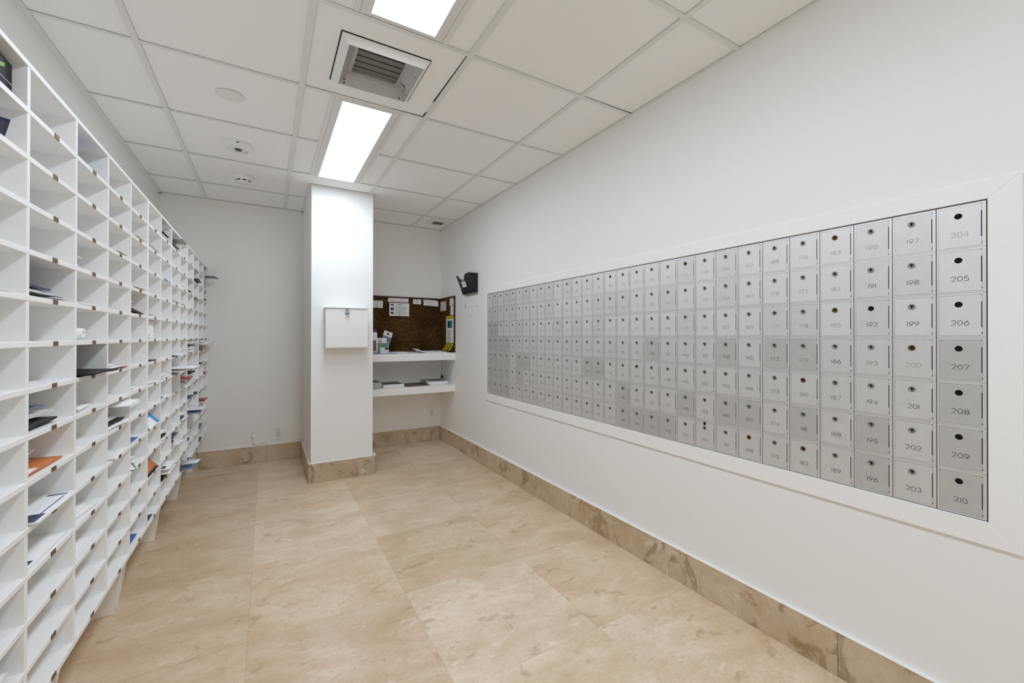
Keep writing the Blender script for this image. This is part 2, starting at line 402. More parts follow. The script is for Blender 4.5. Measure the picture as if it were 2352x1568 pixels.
# ------------------------------------------------------------------ air register
t = thing('air_register', 'square white ceiling register with open metal neck and louvres', 'vent', (.438, 1.96, TZ))
def frust(x0, x1, y0, y1, za, X0, X1, Y0, Y1, zb, b_, mi=0):
    A = [(x0, y0, za), (x1, y0, za), (x1, y1, za), (x0, y1, za)]; B = [(X0, Y0, zb), (X1, Y0, zb), (X1, Y1, zb), (X0, Y1, zb)]
    for i in range(4): b_.quad((A[i], A[(i+1) % 4], B[(i+1) % 4], B[i]), mi)
b_ = MB(); frust(.256, .622, 1.779, 2.144, 2.386, .284, .600, 1.803, 2.113, 2.358, b_)
frust(.262, .616, 1.785, 2.138, 2.388, .287, .597, 1.806, 2.110, 2.360, b_)
frust(.284, .600, 1.803, 2.113, 2.358, .287, .597, 1.806, 2.110, 2.360, b_)
frust(.256, .622, 1.779, 2.144, 2.386, .262, .616, 1.785, 2.138, 2.388, b_)
b_.build('collar', PLW, t)
b_ = MB()
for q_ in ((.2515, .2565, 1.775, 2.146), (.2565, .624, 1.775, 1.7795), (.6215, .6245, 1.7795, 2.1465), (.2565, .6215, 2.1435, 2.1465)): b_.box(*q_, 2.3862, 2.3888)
b_.build('painted_shadow_line', BLACK, t)  # black strips paint the shadow line around the sagging collar
b_ = MB(); frust(.288, .596, 1.807, 2.109, 2.3605, .322, .556, 1.845, 2.085, 2.405, b_)
frust(.286, .598, 1.805, 2.111, 2.363, .320, .558, 1.843, 2.087, 2.407, b_)
b_.build('neck', STEEL, t)
b_ = MB()
for (a, c, d, e) in ((.322, .336, 1.845, 2.085), (.540, .556, 1.845, 2.085), (.336, .540, 1.845, 1.857), (.336, .540, 2.062, 2.085)): b_.box(a, c, d, e, 2.405, 2.425)
b_.build('damper_frame', STEEL, t)
for k in range(5):
    y = 1.857+k*.042
    MB().prism([(y, 2.412), (y+.0412, 2.416), (y+.0412, 2.4185), (y, 2.4145)], 'x', .336, .540).build('louvre', STEELD, t)
MB().tube([(.552, 2.03, 2.40), (.570, 2.02, 2.385), (.575, 2.05, 2.372)], .003, 6).build('damper_lever', STEEL, t)
b_ = MB()
for x, y, z in ((.31, 2.104, 2.3665), (.57, 2.104, 2.3665), (.591, 2.06, 2.3665), (.591, 1.90, 2.3665), (.308, 2.085, 2.372)): b_.lathe([(.004, z), (.004, z+.003)], x, y, 8)
b_.build('screw', DARKM, t)
box('duct', BLACK, .31, .57, 1.83, 2.1, 2.44, 2.46, t)

t = thing('ceiling_vent', 'small square exhaust vent in the ceiling tile over the far right corner', 'vent', (1.575, 4.27, TZ))
b_ = MB(); x0, x1, y0, y1 = 1.475, 1.676, 4.168, 4.367; q = .044
b_.box(x0, x1, y0, y0+.05, TZ-.004, TZ+.004); b_.box(x0, x1, y1-.03, y1, TZ-.004, TZ+.004); b_.box(x0, x0+q, y0+.05, y1-.03, TZ-.004, TZ+.004); b_.box(x1-q, x1, y0+.05, y1-.03, TZ-.004, TZ+.004)
b_.build('frame', PLW, t, bevel=.001, seg=1)
box('core', DARK, x0+.02, x1-.02, y0+.02, y1-.02, TZ+.0041, TZ+.0046, t)
for k in range(6): box('vent_slat', STEELD, x0+q, x1-q, y0+.054+k*.018, y0+.061+k*.018, TZ-.001, TZ+.003, t)
for s_ in ((x0+.02, y0+.1), (x1-.02, y0+.1)): MB().lathe([(.004, TZ-.0055), (.004, TZ-.004)], s_[0], s_[1], 8).build('screw', DARKM, t)

# ------------------------------------------------------------------ ceiling detectors
ZT = TZ+TT+.0035
t = thing('cover_plate', 'plain round white cover plate on the ceiling', 'cover plate', (-.165, 2.546, ZT))
b_ = MB().lathe([(.061, ZT-.0035), (.062, ZT-.002), (.062, ZT-.001)], -.165, 2.546, 40)
b_.v = [(x, y, z-.003*max(0, (2.61-y)/.124)) for x, y, z in b_.v]
b_.build('plate', PLW, t)
b_ = MB().lathe([(.056, ZT-.0012), (.057, ZT-.0002)], -.165, 2.552, 32); b_.build('gap_shade_disc', DARK, t)  # dark disc paints the shaded gap behind the sagging plate
t = thing('occupancy_sensor', 'round white ceiling sensor with a dark glassy lens', 'sensor', (-.163, 3.18, ZT))
MB().lathe([(.080, ZT), (.081, ZT-.006), (.079, ZT-.016), (.068, ZT-.031), (.062, ZT-.034), (.0, ZT-.035)], -.163, 3.18, 40).build('body', PLW, t)
MB().lathe([(.022, ZT-.034), (.021, ZT-.037), (.012, ZT-.042), (.002, ZT-.043)], -.160, 3.172, 24).build('lens', LENSD, t)
box('indicator_slot', DARK, -.166, -.156, 3.099, 3.106, ZT-.018, ZT-.012, t)
for x, y in ((-.13, 3.19), (-.135, 3.21)): box('vent_slit', PLG, x, x+.022, y, y+.003, ZT-.0352, ZT-.0335, t)
box('dimple', PLG, -.215, -.209, 3.172, 3.178, ZT-.0345, ZT-.0325, t)
t = thing('smoke_detector', 'white smoke detector with black vent slots, nearest the back wall', 'smoke detector', (-.161, 3.785, ZT))
MB().lathe([(.076, ZT), (.076, ZT-.008), (.060, ZT-.020), (.052, ZT-.030), (.0505, ZT-.034), (.0505, ZT-.046), (.047, ZT-.052), (.0, ZT-.053)], -.161, 3.785, 40).build('body', PLW, t)
for k in range(8):
    a0 = math.radians(225+10+k*45-56); pts = []
    for s_ in range(5):
        a = a0+math.radians(30)*s_/4; pts.append((a,))
    b_ = MB()
    for s_ in range(4):
        p, q_ = pts[s_][0], pts[s_+1][0]; r = .0512
        b_.quad([(-.161+r*math.cos(p), 3.785+r*math.sin(p), ZT-.045), (-.161+r*math.cos(q_), 3.785+r*math.sin(q_), ZT-.045), (-.161+r*math.cos(q_), 3.785+r*math.sin(q_), ZT-.037), (-.161+r*math.cos(p), 3.785+r*math.sin(p), ZT-.037)])
    b_.build('vent_slot', BLACK, t)
for x in (-.15, -.125): MB().lathe([(.004, ZT-.0145), (.004, ZT-.011)], x, 3.721, 8).build('indicator', PLG, t)

# ------------------------------------------------------------------ trim around the mailboxes
TD = .0095
tr = sempty('trim_1', (XR-TD, (MY0+MY1)/2, MZ0-.07))
OY0, OY1, OZ0, OZ1 = .274, 3.4155, .598, 1.608
iy0, iy1, iz0, iz1 = MY0-.0025, MY1+.001, MZ0-.0015, MZ1+.002
for poly in ([(OY0, OZ0), (OY1, OZ0), (iy1, iz0), (iy0, iz0)], [(OY0, OZ1), (iy0, iz1), (iy1, iz1), (OY1, OZ1)],
             [(OY0, OZ0), (iy0, iz0), (iy0, iz1), (OY0, OZ1)], [(OY1, OZ0), (OY1, OZ1), (iy1, iz1), (iy1, iz0)]):
    MB().prism(poly, 'x', XR-TD, XR).build('casing_board', TRIMW, tr, bevel=.0012, seg=1)

# ------------------------------------------------------------------ numbered mailboxes (210, seven to a column)
NC, NR = 30, 7
MW, MH = (MY1-MY0)/NC, (MZ1-MZ0)/NR
MX = 1.7185
def frame_mesh():
    b_ = MB(); a, h = MW/2-.0009, MH/2-.0003
    iy = (-a+.0075, a-.0045); iz = (-h+.0042, h-.0065)      # opening (viewer's right is -y)
    b_.box(0, .02, -a, iy[0], -h, h); b_.box(0, .02, iy[1], a, -h, h)
    b_.box(0, .02, iy[0], iy[1], -h, iz[0]); b_.box(0, .02, iy[0], iy[1], iz[1], h)
    b_.box(.012, .05, iy[0], iy[1], iz[0], iz[1], 1)
    return b_.mesh('mailbox_frame', [ALUF, mat('groove_grey', '565450', .8)]), iy, iz
FM, IY, IZ = frame_mesh()
LZ, LY, LR = MH*.24, .0045, .0084
def door_mesh(hole, mt, sq=False):
    bm = bmesh.new(); g = .0005
    y0, y1, z0, z1 = IY[0]+g*.8, IY[1]-g, IZ[0]+g, IZ[1]-g
    n0, n1 = z0+.20*(z1-z0), z0+.83*(z1-z0)                 # hinge slot cut in the right edge
    pts = [(y1, z0), (y1, z1), (y0, z1), (y0, n1), (y0+.0018, n1), (y0+.0018, n0), (y0, n0), (y0, z0)]
    vs_ = [bm.verts.new((0, p, q)) for p, q in pts]
    es = [bm.edges.new((vs_[i], vs_[(i+1) % len(vs_)])) for i in range(len(vs_))]
    if hole:
        hv = [bm.verts.new((0, LY+LR*math.cos(2*math.pi*i/20), LZ+LR*math.sin(2*math.pi*i/20))) for i in range(20)]
        es += [bm.edges.new((hv[i], hv[(i+1) % 20])) for i in range(20)]
    bmesh.ops.triangle_fill(bm, use_beauty=True, edges=es)
    r = bmesh.ops.extrude_face_region(bm, geom=bm.faces[:])
    bmesh.ops.translate(bm, verts=[v for v in r['geom'] if isinstance(v, bmesh.types.BMVert)], vec=(.004, 0, 0))
    bmesh.ops.translate(bm, verts=bm.verts[:], vec=(-.0003, 0, 0))
    bmesh.ops.recalc_face_normals(bm, faces=bm.faces[:])
    me = bpy.data.meshes.new('mailbox_door'); bm.to_mesh(me); bm.free(); me.materials.append(mt); return me
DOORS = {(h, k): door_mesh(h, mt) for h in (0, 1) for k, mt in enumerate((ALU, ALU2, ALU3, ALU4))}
def lock_mesh(mt):
    b_ = MB().lathe([(LR, .0005), (LR, -.0022), (LR*.86, -.0028), (LR*.62, -.0030), (LR*.6, -.0022), (0.0004, -.0022)], LY, LZ, 20, 0, 'x')
    k = .0032
    b_.prism([(LY-.0012, LZ-.0052), (LY+.0012, LZ-.0052), (LY+.0012, LZ-.001), (LY+.0026, LZ+.0006), (LY+.0012, LZ+.0036), (LY-.0012, LZ+.0036), (LY-.0026, LZ+.0006), (LY-.0012, LZ-.001)], 'x', -.0032, -.0018, 1)
    return b_.mesh('mailbox_lock', [mt, BLACK])
LOCK_S, LOCK_B = lock_mesh(SILVER), lock_mesh(BRASS)
HOLE = MB().lathe([(LR*1.02, .0030), (LR*1.02, .0036)], LY, LZ, 20, 0, 'x').mesh('mailbox_lock_hole', [BLACK])
SQ = MB().box(-.0012, .0006, LY-.006, LY+.006, LZ+.013, LZ+.027).mesh('black_patch', [BLACK])
b_ = MB(); y0 = IY[0]
zz0, zz1 = IZ[0]+.20*(IZ[1]-IZ[0]), IZ[0]+.83*(IZ[1]-IZ[0])
b_.box(.0006, .003, y0+.0001, y0+.0024, zz0, zz1); b_.box(-.0008, .002, y0-.0004, y0+.0014, IZ[0]+.006, IZ[0]+.009); b_.box(-.0008, .002, y0+.0004, y0+.003, IZ[1]-.0016, IZ[1]-.0002)
HINGE = b_.mesh('mailbox_hinge', [DARKM])
def arc(cx, cy, rx, ry, a0, a1, n=10):
    return [(cx+rx*math.cos(math.radians(a0+(a1-a0)*i/n)), cy+ry*math.sin(math.radians(a0+(a1-a0)*i/n))) for i in range(n+1)]
DG = {'0': [arc(.36, .5, .36, .5, 0, 360, 18)], '1': [[(.05, 0), (.05, 1)]],
      '2': [arc(.36, .70, .33, .30, 165, -35, 10)+[(.0, .0), (.72, .0)]],
      '3': [arc(.34, .75, .30, .25, 155, -90, 9)+arc(.34, .26, .35, .26, 90, -160, 10)],
      '4': [[(.55, 0), (.55, 1), (.0, .27), (.74, .27)]],
      '5': [[(.64, 1), (.14, 1), (.07, .54)]+arc(.34, .32, .36, .32, 130, -150, 12)],
      '6': [[(.56, 1), (.10, .5)]+arc(.36, .32, .36, .32, 150, 510, 16)],
      '7': [[(.0, 1), (.70, 1), (.24, 0)]],
      '8': [arc(.36, .75, .29, .25, 0, 360, 14), arc(.36, .26, .36, .26, 0, 360, 16)],
      '9': [[(.16, 0), (.62, .5)]+arc(.36, .68, .36, .32, -30, 330, 16)]}
ADV = {'1': .10}
def number_mesh(s, mt, hgt=.0136, st=.00105, cz=-MH*.175):
    tot = sum(ADV.get(c, .72) for c in s)+.24*(len(s)-1); x = -tot/2; b_ = MB()
    for ch in s:
        for pl in DG[ch]:
            P = [((x+p)*hgt, (q-.5)*hgt+cz) for p, q in pl]
            n = len(P)
            closed = (abs(P[0][0]-P[-1][0])+abs(P[0][1]-P[-1][1])) < 1e-6
            L_, R_ = [], []
            for i in range(n):
                a = P[i-1] if i else (P[-2] if closed else P[0]); c = P[i+1] if i < n-1 else (P[1] if closed else P[-1])
                dx, dz = c[0]-a[0], c[1]-a[1]; l = math.hypot(dx, dz) or 1
                nx, nz = -dz/l*st/2, dx/l*st/2
                L_.append((P[i][0]+nx, P[i][1]+nz)); R_.append((P[i][0]-nx, P[i][1]-nz))
            for i in range(n-1):
                b_.quad([(-.0006, -q[0]+LY*.3, q[1]) for q in (L_[i], L_[i+1], R_[i+1], R_[i])])
        x += ADV.get(ch, .72)+.24
    return b_.mesh('mailbox_number', [mt])
FADED = {204, 197, 190, 183, 184, 176, 177, 169, 170, 162, 163, 148, 141, 134, 127, 120, 121, 122, 113, 114, 115, 142, 143, 157, 164, 129, 139, 200, 180, 179, 187, 193, 106, 107, 99, 100, 92, 85, 78, 71, 64, 109, 110}
VERY = {204, 190, 183, 176, 162, 148, 141, 134, 120, 121, 122, 142, 143, 139, 113, 100, 184, 163, 200, 115, 114, 64, 71, 57, 50, 43, 36}
BRASSL = {183, 185, 200, 141, 180, 182, 168, 124}
TARN_REFL = {195, 196, 181, 130, 96, 103, 208, 209, 210, 207, 158, 172, 179, 146, 140, 133, 118, 119, 126, 160, 167, 3, 4, 5, 6, 7, 10, 11, 12, 13, 14, 18, 19, 20, 21, 26, 27, 28, 25, 40, 41, 47}  # tarnished doors, plus far lower ones darkened for floor reflection
HOLEL = {192, 204, 205, 206, 207, 208, 209, 210, 106}
rnd = random.Random(3)
ONES = 'zero one two three four five six seven eight nine ten eleven twelve thirteen fourteen fifteen sixteen seventeen eighteen nineteen'.split()
TENS = '_ _ twenty thirty forty fifty sixty seventy eighty ninety'.split()
def words(n):
    if n >= 100: return ONES[n//100]+' hundred'+(' '+words(n % 100) if n % 100 else '')
    return ONES[n] if n < 20 else TENS[n//10]+('-'+ONES[n % 10] if n % 10 else '')
ROWW = ['top', 'second', 'third', 'fourth', 'fifth', 'sixth', 'bottom']
for c in range(NC):
    for r in range(NR):
        n = c*NR+r+1
        y = MY1-(c+.5)*MW; z = MZ1-(r+.5)*MH
        ink = INK3 if n in VERY else INK2 if n in FADED else INK if (r >= 3 or n > 185) else rnd.choice((INK2, INK, INK3))
        box_ = bpy.data.objects.new('mailbox', FM); C.objects.link(box_); box_.location = (MX, y, z); WL[box_.name] = box_.location.copy()
        lk = 'empty lock hole' if n in HOLEL else 'brass lock' if n in BRASSL else 'silver lock'
        lab = f'metal mailbox {"faintly " if ink is INK3 else ""}marked {words(n)}, {lk}, {ROWW[r]} row'+(', black square over lock' if n == 154 else '')
        tag(box_, lab, 'mailbox', 'numbered mailboxes in the right wall')
        jt = rnd.uniform(-.0004, .0004)
        def sub(name, me, par, loc=(0, 0, 0)):
            o_ = bpy.data.objects.new(name, me); C.objects.link(o_); o_.parent = par; o_.location = loc; return o_
        d = sub('door', DOORS[(1 if n in HOLEL else 0, 3 if n in TARN_REFL else rnd.choice((0, 0, 0, 2) if r < 3 else (1, 1, 2)))], box_, (jt, 0, 0))  # lower rows coloured darker as if mirroring the floor
        sub('number', number_mesh(str(n), ink, st=.0010 if ink is not INK else .0012), d)
        if n in HOLEL: sub('lock_hole', HOLE, d)['label'] = 'empty black lock hole'
        else:
            l = sub('lock', LOCK_B if n in BRASSL else LOCK_S, d)
            if n in BRASSL: l['label'] = 'brass keyhole lock'
        if n == 154: sub('black_patch', SQ, d)
        sub('hinge', HINGE, box_)

# ------------------------------------------------------------------ pigeonhole units on the left
ZS = [1.768-.1025*i for i in range(15)]
TH = .0127
def pigeon(c0, c1, label, legs):
    y1, y0 = PE-PD*c0, PE-PD*c1
    t = thing('pigeonhole_unit', label, 'mail sorter', ((XL+FC)/2, (y0+y1)/2, 0), 'white pigeonhole units along the left wall')
    xb = XL+.012
    x = MB().box(xb, FC, y0, y1, ZS[0]-TH/2, ZS[0]+TH/2).build('top_panel', LAM, t, bevel=.0012, seg=1)
    x = MB().box(xb, FC, y0, y1, ZS[14]-TH/2-.004, ZS[14]+TH/2).build('bottom_panel', LAM, t, bevel=.0012, seg=1)
    box('back_panel', LAMI, xb-.008, xb, y0, y1, ZS[14], ZS[0], t)
    for y, a in ((y0, 0), (y1-TH, 1)): MB().box(xb, FC-.0006, y, y+TH, ZS[14], ZS[0]).build('end_panel', LAM, t, bevel=.001, seg=1)
    for c in range(c0+1, c1):
        y = PE-PD*c; MB().box(xb, FC-.0008, y-TH*.5, y+TH*.5, ZS[14], ZS[0]).build('divider', LAM, t, bevel=.0008, seg=1)
    for i in range(1, 14):
        MB().box(xb, FC, y0+.001, y1-.001, ZS[i]-TH/2, ZS[i]+TH/2).build('shelf', LAM, t, bevel=.0008, seg=1)
    rn = random.Random(c0+1)
    me0 = None
    for c in range(c0, c1):
        for i in range(1, 15):
            y = PE-PD*(c+.5)+rn.uniform(-.004, .004)
            if me0 is None:
                ob = MB().box(FC-.0005, FC+.0016, y-.0125, y+.0125, ZS[i]-.0058, ZS[i]+.0058).build('label_holder', BRONZE, t, bevel=.0006, seg=1); me0 = ob.data
            else:
                ob = bpy.data.objects.new('label_holder', me0); C.objects.link(ob); setp(ob, t, (FC+.00055, y, ZS[i]-.0058))
    for y in legs:
        b_ = MB(); zt = ZS[14]-TH/2-.003
        b_.prism([(xb+.005, 0), (-.556, 0), (-.505, zt), (xb+.005, zt)], 'y', y-.009, y+.009); b_.build('leg', LAM, t, bevel=.001, seg=1)
    return t
unit_far = pigeon(0, 8, 'white pigeonhole mail sorter of eight columns reaching the back wall', [2.432, 3.121, 3.825, 4.538])
pigeon(8, 15, 'white pigeonhole mail sorter nearest the camera, cut by the left edge', [.56, 1.1, 1.75, 2.385])

# ------------------------------------------------------------------ mail in the pigeonholes
ORD = 'top second third fourth fifth sixth seventh eighth ninth tenth eleventh twelfth thirteenth bottom'.split()
OCOL = 'first second third fourth fifth sixth seventh eighth ninth tenth eleventh twelfth thirteenth'.split()
MG = 'mail left in the white pigeonholes'
def sheet(c, r, name, cat, desc, mt, e=.02, L=.22, W=.16, f=.38, th=.0015, zb=0, zf=0, bow=0, roll=0, yaw=0, prints=(), wave=0):
    Y1 = PE-PD*(c+1)+TH/2; cw = PD-TH
    zc = ZS[r+1]+TH/2+.0012
    if th >= .005 and L > .05 and th < .03: th *= .72; bow += .002; wave = wave or .0014
    yc = Y1+cw*f; x0 = FC-e
    nq, nt = 8, 6
    ca, sa = math.cos(math.radians(yaw)), math.sin(math.radians(yaw))
    def P(q, tt, up):
        lx, ly = -L*(1-q), tt*W
        z = zb+(zf-zb)*q+bow*4*q*(1-q)+roll*(tt+.5)+wave*math.sin(q*9+tt*7)
        px, py, pz = x0+lx*ca-ly*sa, yc+lx*sa+ly*ca, max(z, 0)
        if px < FC+.002: py = min(max(py, Y1+.002), Y1+cw-.002); pz = min(pz, .0878-th)
        return Vector((max(px, XL+.016), py, zc+pz+up))
    def grid(b_, q0, q1, t0, t1, lo, hi, n1, n2, mi=0):
        base = len(b_.v)
        for up in (hi, lo):
            for i in range(n1+1):
                for j in range(n2+1): b_.v.append(tuple(P(q0+(q1-q0)*i/n1, t0+(t1-t0)*j/n2, up)))
        w_ = n2+1; k = (n1+1)*w_
        for i in range(n1):
            for j in range(n2):
                a = base+i*w_+j
                for off, fl in ((0, 0), (k, 1)):
                    fc = (a+off, a+1+off, a+w_+1+off, a+w_+off); b_.f.append(fc[::-1] if fl else fc); b_.m.append(mi); b_.sm.append(True)
        ring = [i*w_ for i in range(n1+1)]+[n1*w_+j for j in range(1, n2+1)]+[i*w_+n2 for i in range(n1-1, -1, -1)]+[j for j in range(n2-1, 0, -1)]
        for i in range(len(ring)):
            a, b2 = base+ring[i], base+ring[(i+1) % len(ring)]
            b_.f.append((a, b2, b2+k, a+k)); b_.m.append(mi); b_.sm.append(False)
    b_ = MB(); grid(b_, 0, 1, -.5, .5, 0, th, nq, nt)
    ob = b_.build(name, mt)
    lab = f'{desc}, {ORD[r]} pigeonhole{"" if r in (0, 13) else " down"}, {OCOL[c]} column from back wall'
    tag(ob, lab, cat, MG)
    for (q0, q1, t0, t1, pm, pn) in prints:
        p_ = MB(); grid(p_, q0, q1, t0, t1, th+.0001, th+.0005, max(1, int(6*(q1-q0))+1), max(1, int(6*(t1-t0))+1)); p_.build(pn, pm, ob)
    return ob
def env(c, r, desc='white envelope', **k): return sheet(c, r, 'envelope', 'envelope', desc, PAPER, **k)
def ltr(c, r, desc='white letter', **k): return sheet(c, r, 'letter', 'letter', desc, PAPER, **k)
def mag(c, r, desc, mt, **k): return sheet(c, r, 'magazine', 'magazine', desc, mt, **k)
def fly(c, r, desc, mt, **k): return sheet(c, r, 'flyer', 'flyer', desc, mt, **k)
# column 13 (cut by the left edge)
x = sheet(12, 0, 'mail_bag', 'package', 'black plastic mailer with a green stripe', BLK, e=.022, L=.25, W=.24, f=.5, th=.078, prints=())
b_ = MB().prism([(1.20, 1.700), (1.285, 1.732), (1.285, 1.740), (1.20, 1.712)], 'x', FC-.0218, FC-.0212); b_.build('printed_stripe', LIME, x)
fly(12, 0, 'grey folded flyer before a black mailer', PAPERG, e=-.004, L=.022, W=.12, f=.56, zb=.03, zf=.006)
fly(12, 1, 'navy and gold folded flyer', NAVY, e=-.01, L=.15, W=.09, f=.56, zb=.02, zf=.012, roll=-.01, yaw=25, prints=[(.1, .5, -.45, -.1, OLIVE, 'printed_panel')])
env(12, 4, 'plain white envelope', e=.0, W=.17, f=.42); env(12, 4, 'slim white envelope on top', e=.03, W=.12, f=.40, zb=.004, zf=.004)
env(12, 5, 'white window envelope', e=.01, W=.12, f=.3, yaw=5); env(12, 6, 'white envelope with a grey edge', e=.01, W=.16, f=.42, zf=.005, yaw=8)
fly(12, 11, 'dark printed flyer', NAVY, e=.03, W=.13, f=.35)
for k in range(3): ltr(12, 12, ('lowest', 'middle', 'uppermost')[k]+' white sheet of a splayed heap', e=.0+.012*k, W=.17, f=.42+.06*k, zb=.01+.012*k, zf=.02+.014*k, yaw=-12+9*k, wave=.002)
fly(12, 12, 'green edged leaflet', GREEN, e=.0, W=.06, f=.75, yaw=18, L=.1)
# column 12
mag(11, 4, 'blue covered magazine', NAVY, e=.034, L=.22, W=.19, f=.45, th=.006, zb=.036, zf=.030, bow=.004, roll=-.004)
ltr(11, 4, 'thick folded white letter', e=.026, L=.2, W=.18, f=.44, th=.007, zb=.008, zf=.012, bow=.004)
fly(11, 4, 'dark blue folded leaflet under the letter', BLK, e=.010, L=.2, W=.18, f=.46, th=.004, zb=.0, zf=.005, prints=[(.8, 1, .1, .45, BLUE, 'printed_panel')])
env(11, 4, 'white card beside the stack', e=.0, L=.12, W=.10, f=.72, zf=.004)
fly(11, 7, 'olive grey paper leaning back', PAPERG, e=.075, L=.2, W=.16, f=.34, zb=.064, zf=.072, th=.002)
fly(11, 7, 'yellow card', YEL, e=.055, L=.2, W=.17, f=.36, zb=.054, zf=.056, roll=.004)
sheet(11, 7, 'plastic_mailer', 'package', 'clear plastic wrapped bundle', mat('clear_wrap', 'd4d6d8', .2, var=.1, bscale=25), e=.028, L=.24, W=.20, f=.44, th=.014, zb=.016, zf=.020, bow=.006, wave=.0025)
fly(11, 7, 'slate blue leaflet inside the bundle', STEELB, e=.022, L=.2, W=.13, f=.30, zb=.048, zf=.044, th=.003)
mag(11, 7, 'black magazine sagging at the front', BLK, e=.012, L=.2, W=.16, f=.40, zb=.006, zf=.003, th=.006, roll=.004)
sheet(11, 8, 'padded_mailer', 'package', 'orange padded mailer with white labels', ORANGE, e=.012, L=.24, W=.21, f=.43, th=.006, zb=.004, zf=.001,
      prints=[(.55, .72, -.46, -.15, PAPER, 'address_label'), (.84, .99, -.46, -.1, PAPER, 'address_label'), (.6, .8, .12, .36, PAPER, 'address_label')])
ltr(11, 8, 'white letter tipped on the orange mailer', e=.04, L=.2, W=.13, f=.33, zb=.02, zf=.016, roll=.024, prints=[(.7, .98, -.4, .4, RED, 'printed_band')])
for r_, e_, zf in ((9, -.014, .004), (10, .006, .001)):
    sheet(11, r_, 'large_mailer', 'package', 'flat white mailer with dark oval', PAPER, e=e_, L=.26, W=.235, f=.48, th=.003, zf=zf,
          prints=[(.62, .76, -.47, -.22, DGRN, 'printed_oval'), (.84, .97, -.49, -.25, NAVY, 'printed_corner')]+([(.93, .945, -.3, .3, LAV, 'printed_line'), (.80, .94, .36, .41, STEELB, 'printed_corner')] if r_ == 9 else []))
# column 11
fly(10, 0, 'small blue card standing up', BLUE, e=.02, L=.06, W=.09, f=.55, zb=.035, zf=.001, roll=.0, th=.022)
fly(10, 2, 'tiny dark sticker', BLK, e=.004, L=.03, W=.02, f=.78, th=.001)
ltr(10, 3, 'white sheet curling upward', e=.03, L=.2, W=.12, f=.34, zb=.05, zf=.045, bow=.006, roll=-.006)
for k in range(2): ltr(10, 3, ('lower', 'upper')[k]+' folded white letter', e=.025+.01*k, L=.2, W=.11, f=.30, zb=.006+.012*k, zf=.004+.012*k, th=.005)
env(10, 4, 'flat white envelope', e=.0, W=.15, f=.38, th=.004)
x = thing('paper_roll', 'rolled white paper with grey print, sixth pigeonhole down, eleventh column from back wall', 'paper roll', (FC-.06, PE-PD*11+.07, ZS[6]+.008), MG)
yr = PE-PD*11+.078
b_ = MB().lathe([(.016, FC-.20), (.0175, FC-.03), (.015, FC-.006), (.006, FC-.008), (.006, FC-.20)], yr, ZS[6]+.0255, 16, 0, 'x'); b_.build('roll', PAPER, x)
MB().lathe([(.0175, FC-.06), (.0179, FC-.03), (.0170, FC-.020)], yr, ZS[6]+.0255, 16, 0, 'x').build('printed_band', LINE, x)
mag(10, 6, 'black magazine sticking out', BLK, e=-.03, L=.27, W=.235, f=.5, th=.007, zb=.0, zf=.004)
env(10, 7, 'white card with a blue end', e=.01, W=.16, f=.38, zf=.006, yaw=6, prints=[(.86, .99, -.49, -.36, NAVY, 'printed_corner')])
fly(10, 8, 'white leaflet with a red picture leaning up', PAPER, e=.03, L=.14, W=.10, f=.28, zb=.030, zf=.006, roll=.046, prints=[(.45, .8, -.3, .3, RED, 'printed_picture')])
fly(10, 8, 'pink and white striped leaflet', PAPER, e=.008, L=.12, W=.07, f=.16, prints=[(.6, .7, -.4, .4, PINK, 'printed_band'), (.8, .9, -.4, .4, PINK, 'printed_band')])
for k in range(3): ltr(10, 10, ('bottom', 'middle', 'top')[k]+' white sheet of a small pile', e=.012+.012*k, W=.17-.015*k, f=.40, zb=.003*k, zf=.003+.004*k, yaw=-6+7*k)
env(10, 11, 'clear white envelope lying flat', e=.02, W=.18, f=.45)
for k in range(3): ltr(10, 13, ('bottom', 'middle', 'top')[k]+' crumpled tissue sheet', e=.04+.015*k, W=.11, f=.26, zb=.008*k, zf=.008*k, yaw=-10+11*k, wave=.004)
# column 10
env(9, 3, 'thin white envelope', e=.0, W=.16, f=.4); env(9, 5, 'pale envelope', e=.03, W=.12, f=.3)
for k in range(2): ltr(9, 6, ('lower', 'upper')[k]+' white letter', e=.0+.015*k, W=.17-.04*k, f=.38, zb=.006*k, zf=.004+.008*k, yaw=5*k)
fly(9, 6, 'dark red leaflet under the letters', RED, e=-.004, L=.15, W=.08, f=.66, th=.002)
ltr(9, 8, 'white sheet jutting out above a stuffed bundle', e=-.03, L=.25, W=.14, f=.66, zb=.074, zf=.070, roll=.008, bow=-.004)
for k, (mt_, d_) in enumerate(((PAPER, 'lowest white wad'), (BLK, 'black catalogue'), (PAPER, 'white folded wad'), (GREY, 'grey catalogue'), (PAPER, 'white sheet'), (BROWN, 'brown leaflet'))):
    mag(9, 8, d_+' of a stuffed bundle', mt_, e=-.004+.011*k, L=.2, W=.22-.025*k, f=.46-.035*k, th=.006, zb=.0095*k, zf=.004+.0098*k, yaw=-4+3*k, bow=.003)
fly(9, 9, 'navy card', NAVY, e=.02, W=.12, f=.26, L=.14); env(9, 9, 'white envelope by a navy card', e=.0, W=.16, f=.48, yaw=10, L=.1, zf=.003)
env(9, 2, 'curled white slip', e=-.003, W=.12, f=.6, L=.1, zf=.004)
